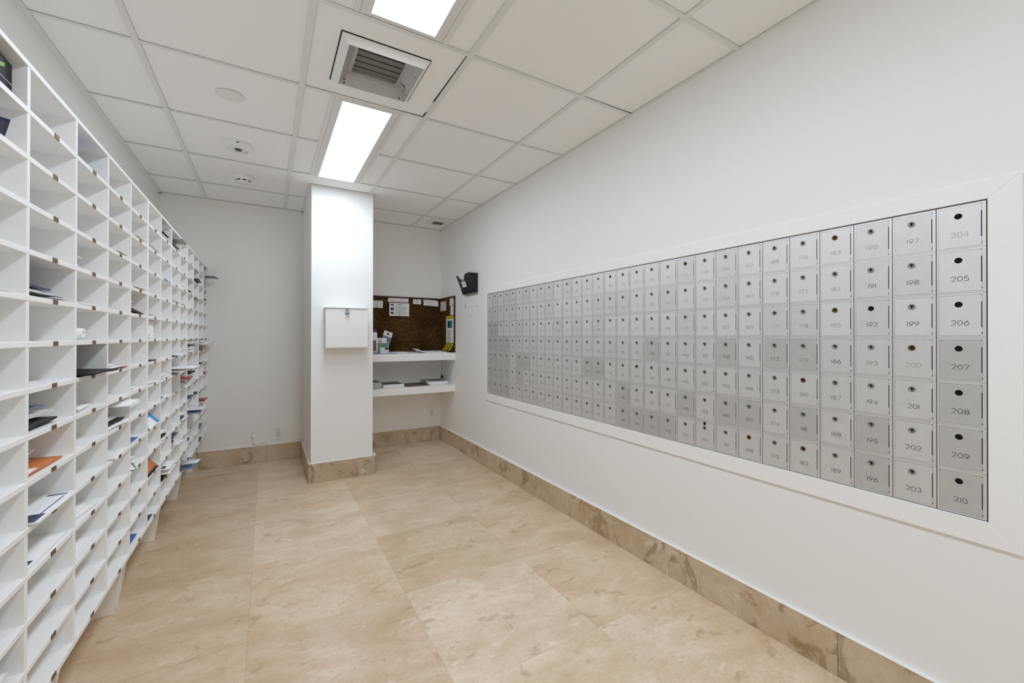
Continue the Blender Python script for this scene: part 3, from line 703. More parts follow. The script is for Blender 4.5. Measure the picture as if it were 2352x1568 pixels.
# column 9
env(8, 1, 'white slip at the front', e=-.004, W=.14, f=.45, zf=.004); env(8, 3, 'white envelope', e=-.005, W=.17, f=.5, zf=.003)
env(8, 4, 'curled white envelope', e=.012, L=.2, W=.08, f=.17, zb=.05, zf=.045); fly(8, 4, 'red brown leaflet drooping', BROWN, e=.0, L=.18, W=.16, f=.40, zb=.02, zf=.014, roll=-.014, th=.004, prints=[(.8, 1, -.1, .5, RED, 'printed_edge')])
env(8, 5, 'thin pale envelope', e=.0, W=.13, f=.32)
ltr(8, 7, 'short white letter', e=.01, W=.12, f=.27, zf=.008); env(8, 7, 'thin white envelope', e=.0, W=.15, f=.34)
ltr(8, 8, 'rolled white letter', e=.012, L=.2, W=.18, f=.42, th=.012, zb=.03, zf=.032, roll=.006); fly(8, 8, 'navy leaflet behind a roll', NAVY, e=.04, L=.18, W=.12, f=.26, zb=.052, zf=.052, th=.004)
fly(8, 9, 'bright blue leaflet', BLUE, e=.010, W=.15, f=.32, L=.14)
for k in range(3): ltr(8, 10, ('first', 'second', 'third')[k]+' fanned white leaflet', e=.03-.008*k, W=.15, f=.33, zb=.03-.012*k, zf=.024-.01*k, yaw=14*k-8, L=.16)
fly(8, 10, 'green printed leaflet', GREEN, e=.004, W=.13, f=.32, L=.14, yaw=16)
env(8, 12, 'white folded sheet', e=.016, W=.15, f=.38, zf=.006, yaw=12)
fly(8, 13, 'deep blue folder', BLUE, e=.016, L=.2, W=.16, f=.36, th=.003, zb=.012, zf=.002); env(8, 13, 'white strip on the blue folder', e=.04, L=.1, W=.12, f=.26, zb=.018, zf=.014)
# column 8
env(7, 1, 'white curled sheet', e=-.002, W=.18, f=.42, zf=.016, roll=-.010); env(7, 4, 'white card', e=-.003, W=.13, f=.33, zf=.006)
lt_ = ltr(7, 5, 'printed letter standing on end', e=.022, L=.02, W=.20, f=.44, th=.078, zb=0)
for k in range(6): box('printed_text', LINE, FC-.0218, FC-.0214, PE-PD*8+.025, PE-PD*8+.07+.02*(k % 3), ZS[6]+.040+k*.007, ZS[6]+.042+k*.007, lt_)
for k in range(2): ltr(7, 5, ('lower', 'upper')[k]+' folded letter in front', e=.004-.002*k, L=.014, W=.13-.02*k, f=.34, th=.006, zb=.004+.016*k, zf=.004+.016*k)
fly(7, 6, 'black edged card', BLK, e=.0, W=.15, f=.35, L=.14, th=.003); env(7, 7, 'white envelope with a grey line', e=.0, W=.14, f=.38, zf=.004)
mag(7, 9, 'white and cyan magazine bent upright', PAPER, e=-.008, L=.075, W=.19, f=.42, th=.006, zb=.074, zf=.004, roll=.006, prints=[(.03, .98, .20, .46, CYAN, 'printed_panel'), (.35, .6, .06, .20, TEAL, 'printed_mark'), (.3, .8, -.49, -.38, NAVY, 'printed_panel'), (.1, .5, -.2, -.14, GREY, 'printed_line')])
mag(7, 11, 'black folder standing behind an orange mailer', BLK, e=.05, L=.015, W=.20, f=.44, th=.078)
sheet(7, 11, 'padded_mailer', 'package', 'orange mailer slumping forward', ORANGE, e=.004, L=.042, W=.18, f=.40, th=.006, zb=.050, zf=.008, prints=[(.05, .25, -.1, .2, PAPER, 'address_label')])
fly(7, 11, 'black leaflet under the orange mailer', BLK, e=-.002, W=.19, f=.44, L=.1, th=.003)
fly(7, 13, 'dark navy card', NAVY, e=.006, W=.12, f=.27, L=.1)
# column 7
fly(6, 0, 'dark thin magazine', BLK, e=.0, W=.15, f=.40, th=.003, zb=.02, zf=.022); env(6, 0, 'white envelope beneath a thin magazine', e=.0, W=.17, f=.42, zb=.008, zf=.010)
for k in range(2): env(6, 7, ('lower', 'upper')[k]+' white envelope', e=.0+.008*k, W=.2, f=.48, zb=.006*k, zf=.004+.01*k)
fly(6, 8, 'small slate blue leaflet', NAVY, e=.008, W=.07, f=.2, zf=.006, th=.006); env(6, 8, 'white envelope next to a blue leaflet', e=.0, W=.13, f=.72)
fly(6, 10, 'black folded leaflet', BLK, e=.004, W=.14, f=.33, th=.006, zb=.016, zf=.010)
for k in range(2): ltr(6, 10, ('lower', 'upper')[k]+' white letter round a black leaflet', e=-.004+.012*k, W=.2-.05*k, f=.48-.08*k, zb=.022*k, zf=.002+.026*k)
env(6, 12, 'white sheet jutting out', e=-.03, L=.28, W=.2, f=.5, zb=.05, zf=.056, prints=[(.86, .92, -.4, -.15, DGRN, 'printed_oval')]); fly(6, 12, 'black magazine under jutting sheets', BLK, e=-.006, W=.17, f=.4, th=.012, zb=.008, zf=.008)
env(6, 12, 'white folded sheet in the middle', e=-.03, W=.19, f=.46, th=.003, zb=.035, zf=.034)
# column 6
mag(5, 0, 'silver clipboard jutting out', PAPERG, e=-.038, L=.24, W=.17, f=.52, th=.003, zb=.032, zf=.048, prints=[(.72, .97, -.38, .38, PAPER, 'printed_panel'), (.78, .92, -.2, .2, LINE, 'printed_mark')])
fly(5, 0, 'brown card under the clipboard', BROWN, e=.0, W=.17, f=.42, th=.012, zb=.008, zf=.01)
env(5, 3, 'curved white sheet', e=-.003, W=.2, f=.5, zf=.008, roll=-.006)
env(5, 6, 'long white envelope jutting out', e=-.035, L=.27, W=.19, f=.48, zf=.010); fly(5, 6, 'brown paper under a long envelope', BROWN, e=-.012, W=.13, f=.3)
for k in range(2): sheet(5, 7, 'large_mailer', 'package', ('lower', 'upper')[k]+' wide white mailer jutting far out', PAPER, e=-.05-.05*k, L=.34, W=.21, f=.5, th=.005, zb=.012+.013*k, zf=.016+.018*k)
fly(5, 7, 'dark grey leaflet beneath wide mailers', GREY, e=-.008, W=.14, f=.35, th=.006)
fly(5, 11, 'navy strip', NAVY, e=.0, W=.17, f=.42, th=.005, zb=.056, zf=.056)
for k in range(3): ltr(5, 11, ('lower', 'middle', 'upper')[k]+' white letter of a loose pile', e=-.018+.010*k, W=.19-.03*k, f=.48, zb=.010*k, zf=.006+.011*k, yaw=-8+8*k)
fly(5, 11, 'navy folded card by the pile', NAVY, e=-.002, W=.05, f=.13, th=.008, zb=.034, zf=.036)
env(5, 13, 'white note with a pink edge', e=.02, W=.12, f=.3, prints=[(.85, .99, -.5, -.2, RED, 'printed_edge')])
# column 5
env(4, 3, 'thin white slip', e=-.003, W=.16, f=.40, zf=.004); env(4, 6, 'white crumpled sheet', e=.0, W=.2, f=.46, zb=.014, zf=.026, wave=.004, th=.004)
fly(4, 8, 'red folder jutting out', RED, e=-.035, W=.18, f=.47, th=.008, zb=.048, zf=.052)
for k in range(3): env(4, 8, ('lower', 'middle', 'upper')[k]+' white envelope under the red folder', e=-.03+.012*k, W=.2-.02*k, f=.47, th=.006, zb=.013*k, zf=.004+.012*k)
for k in range(2): ltr(4, 10, ('lower', 'upper')[k]+' white letter with a dark edge', e=-.012+.008*k, W=.19-.05*k, f=.47, zb=.032*k, zf=.006+.032*k)
fly(4, 10, 'dark leaflet', NAVY, e=.0, W=.13, f=.33, th=.008, zb=.014, zf=.014)
mag(4, 13, 'blue and white magazine jutting far out', STEELB, e=-.072, L=.30, W=.21, f=.5, th=.004, zb=.012, zf=.014, yaw=-5,
    prints=[(.68, .99, .02, .49, PAPER, 'address_label'), (.75, .93, .16, .2, LINE, 'printed_line'), (.75, .93, .28, .32, LINE, 'printed_line'), (.50, .66, -.1, .45, PAPER, 'printed_panel'), (.70, .93, -.42, -.08, NAVY, 'printed_panel'), (.74, .82, -.36, -.14, PAPERG, 'printed_mark'), (.85, .9, -.36, -.14, PAPERG, 'printed_mark')])
# column 4
fly(3, 2, 'dark wedge of paper on the shelf', BLK, e=.0, W=.12, f=.36, th=.006, zb=.006, zf=.006)
for k, (mt_, d_) in enumerate(((PAPER, 'lowest white wad'), (PAPER, 'thick white wad'), (BLK, 'black leaflet'), (PAPER, 'white curled sheet'))):
    mag(3, 6, d_+' of a stuffed pile', mt_, e=-.02+.006*k, W=.2-.012*k, f=.47, th=.012, zb=.0195*k, zf=.008+.0195*k)
env(3, 5, 'white sheet pressed flat', e=.0, W=.12, f=.25, th=.006, zb=.02, zf=.02); fly(3, 7, 'grey printed leaflet', GREY, e=.0, W=.14, f=.35, th=.006)
mag(3, 8, 'black magazine', BLK, e=-.012, W=.2, f=.47, th=.012, zb=.066, zf=.066); fly(3, 8, 'slate leaflet', STEELB, e=-.002, W=.12, f=.3, th=.012, zb=.02, zf=.02)
env(3, 8, 'white envelope under a slate leaflet', e=-.012, W=.19, f=.45, th=.006)
fly(3, 9, 'dark edged card', NAVY, e=-.012, W=.18, f=.42, th=.004, zb=.003, zf=.006)
mag(3, 10, 'navy and white magazine jutting out', STEELB, e=-.062, L=.28, W=.18, f=.46, th=.004, zb=.006, zf=.003); env(3, 10, 'white envelope over a jutting magazine', e=-.075, W=.16, f=.56, zb=.018, zf=.022, th=.003)
fly(3, 12, 'navy folded corner', NAVY, e=.0, W=.09, f=.2, th=.01, zb=.02, zf=.03); fly(3, 13, 'small navy card', NAVY, e=.0, W=.08, f=.2, th=.008)
# column 3
fly(2, 1, 'dark wedge of folded paper jutting out', NAVY, e=-.022, W=.16, f=.42, th=.003, zb=.012, zf=.016, roll=-.014)
fly(2, 3, 'olive paper', OLIVE, e=-.006, W=.2, f=.47, th=.008, zb=.072, zf=.070); env(2, 3, 'white sheet under olive paper', e=-.01, W=.2, f=.48, zb=.054, zf=.058, th=.003)
env(2, 6, 'white folded sheet jutting out', e=-.02, W=.2, f=.48, zb=.066, zf=.068, th=.01); fly(2, 6, 'grey leaflet', GREY, e=-.006, W=.15, f=.35, zf=.006, th=.006)
fly(2, 9, 'dark slip under a white corner', BLK, e=-.004, W=.15, f=.4, th=.004); env(2, 11, 'white card with a line', e=-.006, W=.15, f=.4, zf=.004)
mag(2, 12, 'white box file end', PAPER, e=-.012, W=.2, f=.5, th=.010, zb=.004, zf=.008)
# column 2
env(1, 0, 'white slip with a dark edge', e=-.004, W=.15, f=.45, zf=.006, th=.004)
for k in range(2): env(1, 6, ('lower', 'upper')[k]+' white roll jutting out', e=-.05+.015*k, W=.2, f=.48, th=.014, zb=.046+.018*k, zf=.049+.018*k)
fly(1, 6, 'brown grey parcel', BROWN, e=.0, W=.2, f=.48, th=.036); fly(1, 7, 'dark leaflet on the shelf edge', BLK, e=-.008, W=.18, f=.42, th=.005)
env(1, 10, 'white envelope jutting out', e=-.042, W=.2, f=.5, zb=.006, zf=.008, th=.006); fly(1, 10, 'red card on the white envelope', RED, e=-.034, W=.16, f=.44, zb=.016, zf=.018, th=.006)
fly(1, 12, 'dark crumpled leaflet', GREY, e=-.003, W=.17, f=.42, th=.012, zb=.006, zf=.016); fly(1, 13, 'navy leaflet', NAVY, e=.0, W=.17, f=.42, th=.008, zb=.006, zf=.01)
# column 1
mag(0, 0, 'grey magazine jutting far out toward the wall', GREY, e=-.078, L=.28, W=.17, f=.45, th=.003, zb=.003, zf=.0, yaw=-5)
fly(0, 2, 'slim dark leaflet', BLK, e=-.003, W=.12, f=.4, zf=.01, th=.004); env(0, 6, 'white crumpled envelope jutting out', e=-.055, W=.19, f=.5, zb=.056, zf=.060, wave=.005, th=.006)
fly(0, 8, 'brown red card', RED, e=-.006, W=.16, f=.42, th=.006, zb=.008, zf=.010); env(0, 10, 'white sheet', e=-.012, W=.19, f=.5, zb=.01, zf=.012, th=.006)
# blue stickers on the front of the fourth shelf
for dy in (.052, -.062):
    y = PE-PD*6.5-dy if dy > 0 else PE-PD*6.5-dy
    box('shelf_sticker', CYAN, FC, FC+.0012, y-.022 if dy > 0 else y-.014, y+.022 if dy > 0 else y+.014, ZS[3]-.006, ZS[3]+.006, unit_far)['label'] = 'bright blue sticker on the shelf edge'

# ------------------------------------------------------------------ drop box with padlock on the pillar
DX0, DX1, DY, DZ0, DZ1 = .398, .717, 3.575, 1.078, 1.392
t = thing('drop_box', 'white metal drop box with a hinged lid on the pillar', 'drop box', ((DX0+DX1)/2, (DY+PY)/2, DZ0))
b_ = MB().prism([(DY, DZ0+.004), (DY+.004, DZ0), (PY-.03, DZ0), (PY, DZ0+.02), (PY, DZ1), (DY, DZ1)], 'x', DX0, DX1); b_.build('body', PLW, t, bevel=.004)
MB().box(DX0-.004, DX1+.004, DY-.007, PY, DZ1+.002, DZ1+.011).build('lid', PLW, t, bevel=.002)
box('hasp', STEEL, .545, .565, DY-.0095, DY-.004, DZ1-.016, DZ1+.0, t)
t = thing('padlock', 'small steel padlock with a blue band hanging on the white drop box', 'padlock', (.555, DY-.015, 1.345))
MB().box(.5405, .5695, DY-.024, DY-.010, 1.349, 1.374).build('body', STEEL, t, bevel=.002)
box('band', BLUE, .540, .570, DY-.0246, DY-.0094, 1.3515, 1.3585, t)
MB().tube([(.5465, DY-.017, 1.372), (.5465, DY-.017, 1.383), (.549, DY-.017, 1.389), (.555, DY-.017, 1.3915), (.561, DY-.017, 1.389), (.5635, DY-.017, 1.383), (.5635, DY-.017, 1.372)], .0024, 8).build('shackle', SILVER, t)

# ------------------------------------------------------------------ alcove shelves and cork board
SY = 4.135
for z0, z1, l in ((.925, 1.0, 'upper thick white alcove shelf under the cork board'), (.592, .660, 'lower thick white alcove shelf above the outlet')):
    s = box('alcove_shelf', TRIMW, PX1, XR, SY, YB, z0, z1, bevel=.0015)
    tag(s, l, 'shelf', 'white alcove shelves')
t = thing('cork_board', 'dark cork pin board wrapping the alcove corner above the shelf', 'pin board', ((PX1+XR)/2, YB, 1.0))
box('cork_panel', CORK, PX1, XR-.004, YB-.008, YB, 1.0015, 1.598, t); box('cork_panel', CORK, XR-.008, XR, SY+.004, YB-.008, 1.0015, 1.598, t)
box('frame_strip', WOODD, PX1, XR, YB-.014, YB, 1.590, 1.602, t); box('frame_strip', WOODD, XR-.014, XR, SY, YB, 1.590, 1.602, t)
box('frame_strip', WOODD, XR-.014, XR, SY, SY+.014, 1.0015, 1.59, t)

NG = 'notices pinned to the cork board'
def notice(label, wall, a0, a1, z0, z1, lines=(), pics=(), pins=(), tilt=0, name='notice', mt=PAPER, taper=0):
    """wall b: a = x on the back panel; wall r: a = y on the right panel (a0 at the viewer's left)"""
    def P(u, v, d):
        a = a0+(a1-a0)*u; z = z0+(z1-z0)*v+tilt*(u-.5)
        return (a, YB-.0085-d, z) if wall == 'b' else (XR-.0085-d, a, z)
    def pt(b_, u0, u1, v0, v1, d, th=.0004):
        A = [P(u0, v0, d), P(u1, v0, d), P(u1, v1, d), P(u0, v1, d)]; B = [P(u0, v0, d+th), P(u1, v0, d+th), P(u1, v1, d+th), P(u0, v1, d+th)]
        b_.quad(A); b_.quad(B)
        for i in range(4): b_.quad((A[i], A[(i+1) % 4], B[(i+1) % 4], B[i]))
    b_ = MB(); pt(b_, 0, 1, 0, 1, 0, .0012); ob = b_.build(name, mt); tag(ob, label, 'notice', NG)
    if lines:
        l_ = MB()
        for (u0, u1, v) in lines: pt(l_, u0, u1, v-.5*lines_h, v+.5*lines_h, .0014)
        l_.build('printed_text', LINE, ob)
    for (u0, u1, v0, v1, pm) in pics: p_ = MB(); pt(p_, u0, u1, v0, v1, .0014); p_.build('printed_picture', pm, ob)
    for (u, v, pm) in pins:
        q = P(u, v, .0012); s_ = MB()
        if wall == 'b': s_.lathe([(.0045, q[1]), (.0050, q[1]-.006), (.003, q[1]-.009)], q[0], q[2], 10, 0, 'y')
        else: s_.lathe([(.0045, q[0]), (.0050, q[0]-.006), (.003, q[0]-.009)], q[1], q[2], 10, 0, 'x')
        s_.build('push_pin', pm, ob)
    return ob
REDP = mat('red_pin', '8e2030', .3); GOLDP = mat('gold_pin', 'b8952f', .35, .6)
def ln(n, v0, v1, u0=.08, u1=.92, rag=.2, seed=1):
    g = random.Random(seed); return [(u0, u1-g.random()*rag, v0+(v1-v0)*i/max(1, n-1)) for i in range(n)]
lines_h = .03
notice('handwritten white card pinned beside the pillar edge', 'b', .95, 1.067, 1.474, 1.552, ln(5, .15, .82), pins=[(.4, .93, GOLDP), (.45, .1, REDP)])
notice('wide low white notice above the picture flyer', 'b', 1.122, 1.344, 1.543, 1.586, ln(4, .2, .8, .06, .45)+ln(4, .2, .8, .52, .96), pins=[(.04, .93, REDP), (.97, .02, REDP)])
notice('large white flyer with three small photos down its left side', 'b', 1.136, 1.352, 1.393, 1.534, [(.42, .72, .88)]+ln(7, .18, .78, .3, .9, .25, 4),
       [(.06, .22, .77, .92, GREY), (.06, .22, .40, .64, BLUE), (.06, .22, .14, .30, BROWN)], [(.5, .93, REDP), (.5, .08, REDP)])
notice('small square white card in the middle of the cork board', 'b', 1.396, 1.487, 1.529, 1.583, ln(5, .25, .75, .2, .85), pins=[(.42, .86, REDP)])
notice('tilted blank looking notice near the board corner', 'b', 1.515, 1.688, 1.516, 1.582, ln(4, .25, .85, .1, .9, .3, 8), pins=[(.08, .9, REDP), (.96, .93, REDP)], tilt=-.008)
notice('lined white card on the right side panel', 'r', 4.552, 4.385, 1.458, 1.563, ln(7, .1, .92, .08, .95, .1, 3), pins=[(.85, .98, REDP), (.12, .78, REDP)])
notice('upper white slip at the right rim of the board', 'r', 4.275, 4.156, 1.503, 1.583, ln(3, .3, .75, .2, .8), pins=[(.08, .9, REDP), (.95, .9, REDP), (.95, .04, REDP)])
notice('lower white slip at the right rim of the board', 'r', 4.253, 4.155, 1.402, 1.502, ln(4, .4, .9, .25, .8), pins=[(.06, .97, REDP)])
lines_h = .012
nt_ = notice('tall white notice with yellow header and yellow tear off tabs', 'r', 4.374, 4.154, 1.098, 1.395, ln(14, .02, .46, .2, .8, .35, 6),
             [(0, 1, .88, 1.0, YEL), (0, 1, .0, .03, YEL), (.2, .8, .56, .82, TEAL), (.2, .36, .56, .82, BROWN)], [(.93, -.01, REDP), (.05, .02, mat('blue_pin', '2f5a80', .4))])
for k in range(3):
    y0 = 4.37-.075*k; b_ = MB(); n = 6
    for i in range(n):
        a, b2 = i/n, (i+1)/n
        def T(q, s): return (XR-.012-.03*q*q, y0-.055*s+.05*q*q*(1 if k < 2 else .6), 1.10-.082*q)
        b_.quad([T(a, 0), T(a, 1), T(b2, 1), T(b2, 0)], 0, True)
        b_.quad([Vector(T(a, 0))+Vector((.0008, 0, 0)), Vector(T(a, 1))+Vector((.0008, 0, 0)), Vector(T(b2, 1))+Vector((.0008, 0, 0)), Vector(T(b2, 0))+Vector((.0008, 0, 0))], 0, True)
    b_.build('tear_off_tab', YEL, nt_)

# ------------------------------------------------------------------ leaflets on the upper shelf
LG = 'leaflets on the alcove shelves'
def card(label, x0, x1, y, z1, mt, lean=.02, shear=0, prints=(), name='leaflet', z0=1.0015):
    def P(u, v, d): return (x0+(x1-x0)*u+shear*v, y+lean*v-d, z0+(z1-z0)*v-shear*.35*(u-.5)*0)
    def pt(b_, u0, u1, v0, v1, d, th):
        A = [P(u0, v0, d), P(u1, v0, d), P(u1, v1, d), P(u0, v1, d)]; B = [P(u0, v0, d+th), P(u1, v0, d+th), P(u1, v1, d+th), P(u0, v1, d+th)]
        b_.quad(A); b_.quad(B)
        for i in range(4): b_.quad((A[i], A[(i+1) % 4], B[(i+1) % 4], B[i]))
    b_ = MB(); pt(b_, 0, 1, 0, 1, 0, .0015); ob = b_.build(name, mt); tag(ob, label, 'leaflet', LG)
    for (u0, u1, v0, v1, pm, pn) in prints: p_ = MB(); pt(p_, u0, u1, v0, v1, .0016, .0004); p_.build(pn, pm, ob)
    return ob
card('purple leaflet standing behind a white brochure', .90, .972, 4.40, 1.247, PURP, .03)
card('tall white brochure with a dusky picture by the pillar', .84, .936, 4.215, 1.212, PAPER, .02, prints=[(.35, .9, .12, .62, SKIN, 'printed_picture'), (.2, .95, .70, .71, LINE, 'printed_line'), (.1, 1, .02, .08, PAPERG, 'printed_band')])
# leaning lavender flyer: a sheared thin slab
ob = card('lavender and white flyer tilted to the right', .977, 1.067, 4.36, 1.232, LAV, .05, 0, z0=1.017, prints=[(0, 1, .76, 1, PAPER, 'printed_panel'), (.15, .9, .65, .68, NAVY, 'printed_line'), (.15, .9, .58, .61, NAVY, 'printed_line'), (.15, .8, .45, .51, PINK, 'printed_line'), (.55, .9, .22, .36, PAPERG, 'printed_panel')])
b_ = MB().lathe([(.013, 4.36+.044-.0045), (.013, 4.36+.044-.0020)], 1.022, 1.206, 16, 0, 'y'); b_.build('printed_seal', BROWN, ob)
ob.rotation_euler.y = .33
card('white leaflet with a blue and grey figure', .940, 1.034, 4.235, 1.155, PAPER, .02, prints=[(.12, .5, .62, .92, PAPERG, 'printed_picture'), (.12, .62, .40, .64, BLUE, 'printed_picture'), (.12, .35, .42, .56, BROWN, 'printed_picture'), (.86, .9, .55, .95, LINE, 'printed_line')])
card('green leaflet before the blue figure leaflet', .942, 1.036, 4.218, 1.103, GREEN, .012)
card('small white card with a green corner at the front', .960, 1.043, 4.205, 1.062, PAPER, .008, prints=[(.55, .97, .62, .98, DGRN, 'printed_corner'), (.1, .5, .85, .9, LINE, 'printed_line'), (.12, .9, .42, .46, LINE, 'printed_line')])
box_ = MB().box(.945, 1.05, 4.222, 4.29, 1.0012, 1.035)
h_ = box_.build('leaflet_holder', mat('clear_plastic_grey', '6f7470', .2), None); tag(h_, 'low grey plastic leaflet holder behind the green leaflet', 'holder')
def flat(label, x0, x1, y0, y1, z, th, mt, yaw=0, curl=0, name='magazine', cat='magazine', side=None, tilt=0):
    cx, cy = (x0+x1)/2, (y0+y1)/2; n = 8; b_ = MB(); ca, sa = math.cos(yaw), math.sin(yaw)
    def P(i, j, up):
        u = i/n; lx, ly = (x0+(x1-x0)*u)-cx, (y0 if j == 0 else y1)-cy
        return (cx+lx*ca-ly*sa, cy+lx*sa+ly*ca, z+up+curl*max(0, (.35-u)/.35)**2+tilt*u)
    for i in range(n):
        b_.quad((P(i, 0, th), P(i+1, 0, th), P(i+1, 1, th), P(i, 1, th)), 0, True); b_.quad((P(i, 0, 0), P(i, 1, 0), P(i+1, 1, 0), P(i+1, 0, 0)), 1, True)
        b_.quad((P(i, 0, 0), P(i+1, 0, 0), P(i+1, 0, th), P(i, 0, th)), 1); b_.quad((P(i, 1, 0), P(i, 1, th), P(i+1, 1, th), P(i+1, 1, 0)), 1)
    b_.quad((P(0, 0, 0), P(0, 0, th), P(0, 1, th), P(0, 1, 0)), 1); b_.quad((P(n, 0, 0), P(n, 1, 0), P(n, 1, th), P(n, 0, th)), 1)
    ob = b_.build(name, [mt, side or PAPER]); tag(ob, label, cat, LG); return ob
z = 1.0012
flat('spread of lavender leaflets lying at the shelf front', .93, 1.115, 4.15, 4.26, z, .004, LAV, .05, 0, 'leaflet', 'leaflet', LAV)
flat('grey paper lying at the foot of the brochures', .84, .93, 4.15, 4.20, z, .008, PAPERG, 0, 0, 'leaflet', 'leaflet', GREY)
flat('flat white booklet in the middle of the upper shelf', 1.06, 1.25, 4.28, 4.48, z, .009, PAPER, .04)
flat('thin grey booklet beside the white booklet', 1.262, 1.335, 4.32, 4.52, z, .010, GREY, -.05, 0, 'booklet', 'booklet', PAPERG)
flat('open white magazine with a curled corner on the upper shelf', 1.34, 1.66, 4.20, 4.42, z, .008, PAPER, -.06, .035)
flat('blue covered magazine at the right end of the upper shelf', 1.42, 1.69, 4.45, 4.555, z, .012, BLUE, .03)
z = .6612
zz = z
for k in range(6):
    th_ = .0095; flat(('lowest', 'second', 'third', 'fourth', 'fifth', 'topmost')[k]+' grey magazine of the left stack on the lower shelf', .80+.002*(k % 3), .972-.003*(k % 2), 4.20, 4.42, zz, th_, GREY if k < 5 else BROWN, .01*(k % 3-1), 0, side=PAPERG); zz += th_+.0004
zz = z
for k in range(4):
    th_ = .0075; flat(('lowest', 'second', 'third', 'topmost')[k]+' white magazine of the second stack on the lower shelf', .99+.003*k, 1.20-.002*k, 4.21, 4.46, zz, th_, BROWN if k == 3 else PAPER, .03*(k % 2), 0); zz += th_+.0004
flat('flat brown magazine alone on the lower shelf', 1.215, 1.47, 4.23, 4.48, z, .006, BROWN, .08, 0, side=BROWN)
zz = z
for k in range(4):
    th_ = .0085; flat(('lowest', 'second', 'third', 'topmost')[k]+' magazine of the right stack on the lower shelf', 1.475-.01*k, 1.685+.004*(k % 2), 4.24, 4.50, zz, th_, GREY if k == 3 else (NAVY, PAPER, LAV)[k], -.06+.03*(k % 2), .012 if k == 3 else 0); zz += th_+.0004 + (.0 if k < 2 else 0)
x = MB().prism([(1.655, zz+.018), (1.70, zz+.018), (1.668, zz+.062)], 'y', 4.40, 4.402).build('folded_card', BLK); tag(x, 'small dark folded card standing on the right magazine stack', 'card', LG)
x.location.z = zz+.014

# ------------------------------------------------------------------ black wall pocket with forms
t = thing('wall_pocket', 'black plastic wall pocket with a scooped front on the right wall', 'wall pocket', (XR, 3.74, 1.586))
yN, yF = 3.590, 3.895; zt, zb = 1.772, 1.589; xt, xb_ = 1.627, 1.697
prof = [(0, 1), (.05, .995), (.1, .93), (.2, .80), (.3, .70), (.36, .68), (.42, .69), (.47, .73), (.54, .82), (.6, .90), (.66, .96), (.74, .99), (1, 1)]
def Fp(s, h, d=0): return (xb_+(xt-xb_)*h+d, (yF-.027*(1-h))+(yN-(yF-.027*(1-h)))*s, zb+(zt-zb)*h)
b_ = MB()
for i in range(len(prof)-1):
    (s0, h0), (s1, h1) = prof[i], prof[i+1]
    b_.quad((Fp(s0, 0), Fp(s1, 0), Fp(s1, h1), Fp(s0, h0))); b_.quad((Fp(s0, 0, .003), Fp(s1, 0, .003), Fp(s1, h1, .003), Fp(s0, h0, .003)))
    b_.quad((Fp(s0, h0), Fp(s1, h1), Fp(s1, h1, .003), Fp(s0, h0, .003)))
b_.build('front_panel', PLB, t)
side = [(XR-.001, zb), (xb_, zb), (xt, zt), (XR-.001, zt)]
MB().prism(side, 'y', yN-.003, yN).build('side_panel', PLB, t, bevel=.001, seg=1)
MB().prism(side, 'y', yF-.014, yF-.011).build('side_panel', PLB, t)
box('back_plate', PLB, XR-.004, XR-.0005, yN, yF-.02, zb, zt+.002, t)
MB().prism([(XR-.002, zb), (xb_, zb), (xb_+.006, zb-.010), (XR-.002, zb-.016)], 'y', yN+.006, yF-.04).build('base', PLG, t)  # grey wedge standing in for the pocket's shadow on the wall below
lab_ = MB(); A = [Fp(.19, .345, -.0012), Fp(.51, .365, -.0012), Fp(.52, .66, -.0012), Fp(.20, .635, -.0012)]; B = [(p[0]+.001, p[1], p[2]) for p in A]
lab_.quad(A); lab_.quad(B)
for i in range(4): lab_.quad((A[i], A[(i+1) % 4], B[(i+1) % 4], B[i]))
lb = lab_.build('label_card', PAPER, t); lb['label'] = 'white label card'
b2 = MB()
for h in (.47, .52): b2.quad((Fp(.24, h, -.0016), Fp(.47, h+.02, -.0016), Fp(.47, h+.032, -.0016), Fp(.24, h+.012, -.0016)))
b2.build('printed_text', LINE, lb)
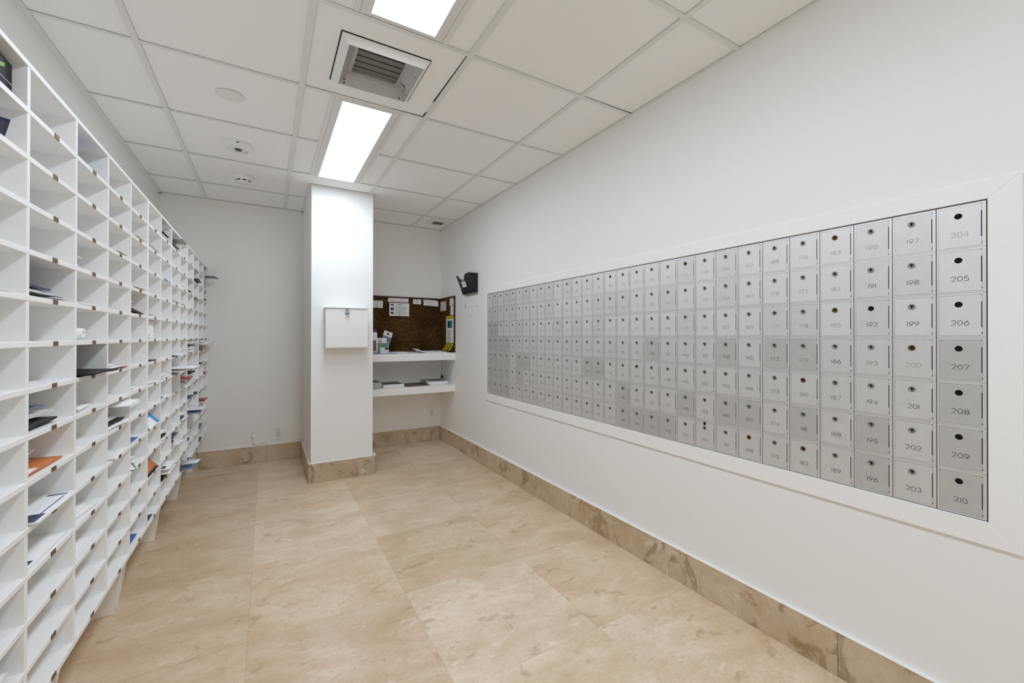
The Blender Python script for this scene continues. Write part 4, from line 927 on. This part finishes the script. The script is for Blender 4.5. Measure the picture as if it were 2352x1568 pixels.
b_ = MB(); PF = [Fp(.08, .06, .012), Fp(.86, .06, .012), Fp(.90, 1.10, .016), Fp(.88, 1.20, .018), Fp(.70, 1.235, .018), Fp(.30, 1.10, .016), Fp(.0, 1.03, .016), Fp(.02, .9, .014)]
PB_ = [(p[0]+.006, p[1], p[2]) for p in PF]; b_.quad(PF); b_.quad(PB_)
for i in range(8): b_.quad((PF[i], PF[(i+1) % 8], PB_[(i+1) % 8], PB_[i]))
ob = b_.build('paper_forms', PAPER); tag(ob, 'white paper forms tucked in the black wall pocket', 'papers')

# ------------------------------------------------------------------ outlets and cable
def outlet(x, z, label):
    t = thing('power_outlet', label, 'outlet', (x, YB, z-.058), 'white double outlets on the back wall')
    MB().box(x-.036, x+.036, YB-.006, YB, z-.058, z+.058).build('cover_plate', PLW, t, bevel=.0025)
    for s_ in (-1, 1):
        zc = z+s_*.0195
        p = MB().box(x-.0165, x+.0165, YB-.008, YB-.005, zc-.0165, zc+.0165).build('socket', PLW, t, bevel=.002)
        q = MB().box(x-.0085, x-.006, YB-.0085, YB-.0075, zc-.001, zc+.008); q.box(x+.006, x+.0085, YB-.0085, YB-.0075, zc-.001, zc+.008); q.box(x-.0025, x+.0025, YB-.0085, YB-.0075, zc-.012, zc-.006)
        q.build('pin_hole', DARK, p)
    MB().lathe([(.003, YB-.0072), (.003, YB-.0055)], x, z, 8, 0, 'y').build('screw', STEEL, t)
outlet(.096, .255, 'white double outlet on the back wall left of the pillar')
outlet(1.619, .309, 'white double outlet in the alcove under the lower shelf')
t = thing('wall_cable', 'thin white cable looping from a wall clip onto the baseboard', 'cable', (-.11, YB, .16))
MB().tube([(-.109, YB-.010, .262), (-.113, YB-.006, .235), (-.113, YB-.006, .200), (-.106, YB-.008, .177), (-.092, YB-.010, .166), (-.075, YB-.010, .164), (-.058, YB-.010, .170), (-.042, YB-.010, .179), (-.022, YB-.009, .178), (.004, YB-.009, .169), (.03, YB-.008, .161)], .0034, 8).build('cord', PLW, t)
MB().box(-.118, -.094, YB-.018, YB, .228, .272).build('wall_clip', PLW, t, bevel=.004)
MB().lathe([(.006, YB-.012), (.006, YB-.0005)], -.108, .287, 10, 0, 'y').build('clip_nail', PLW, t)
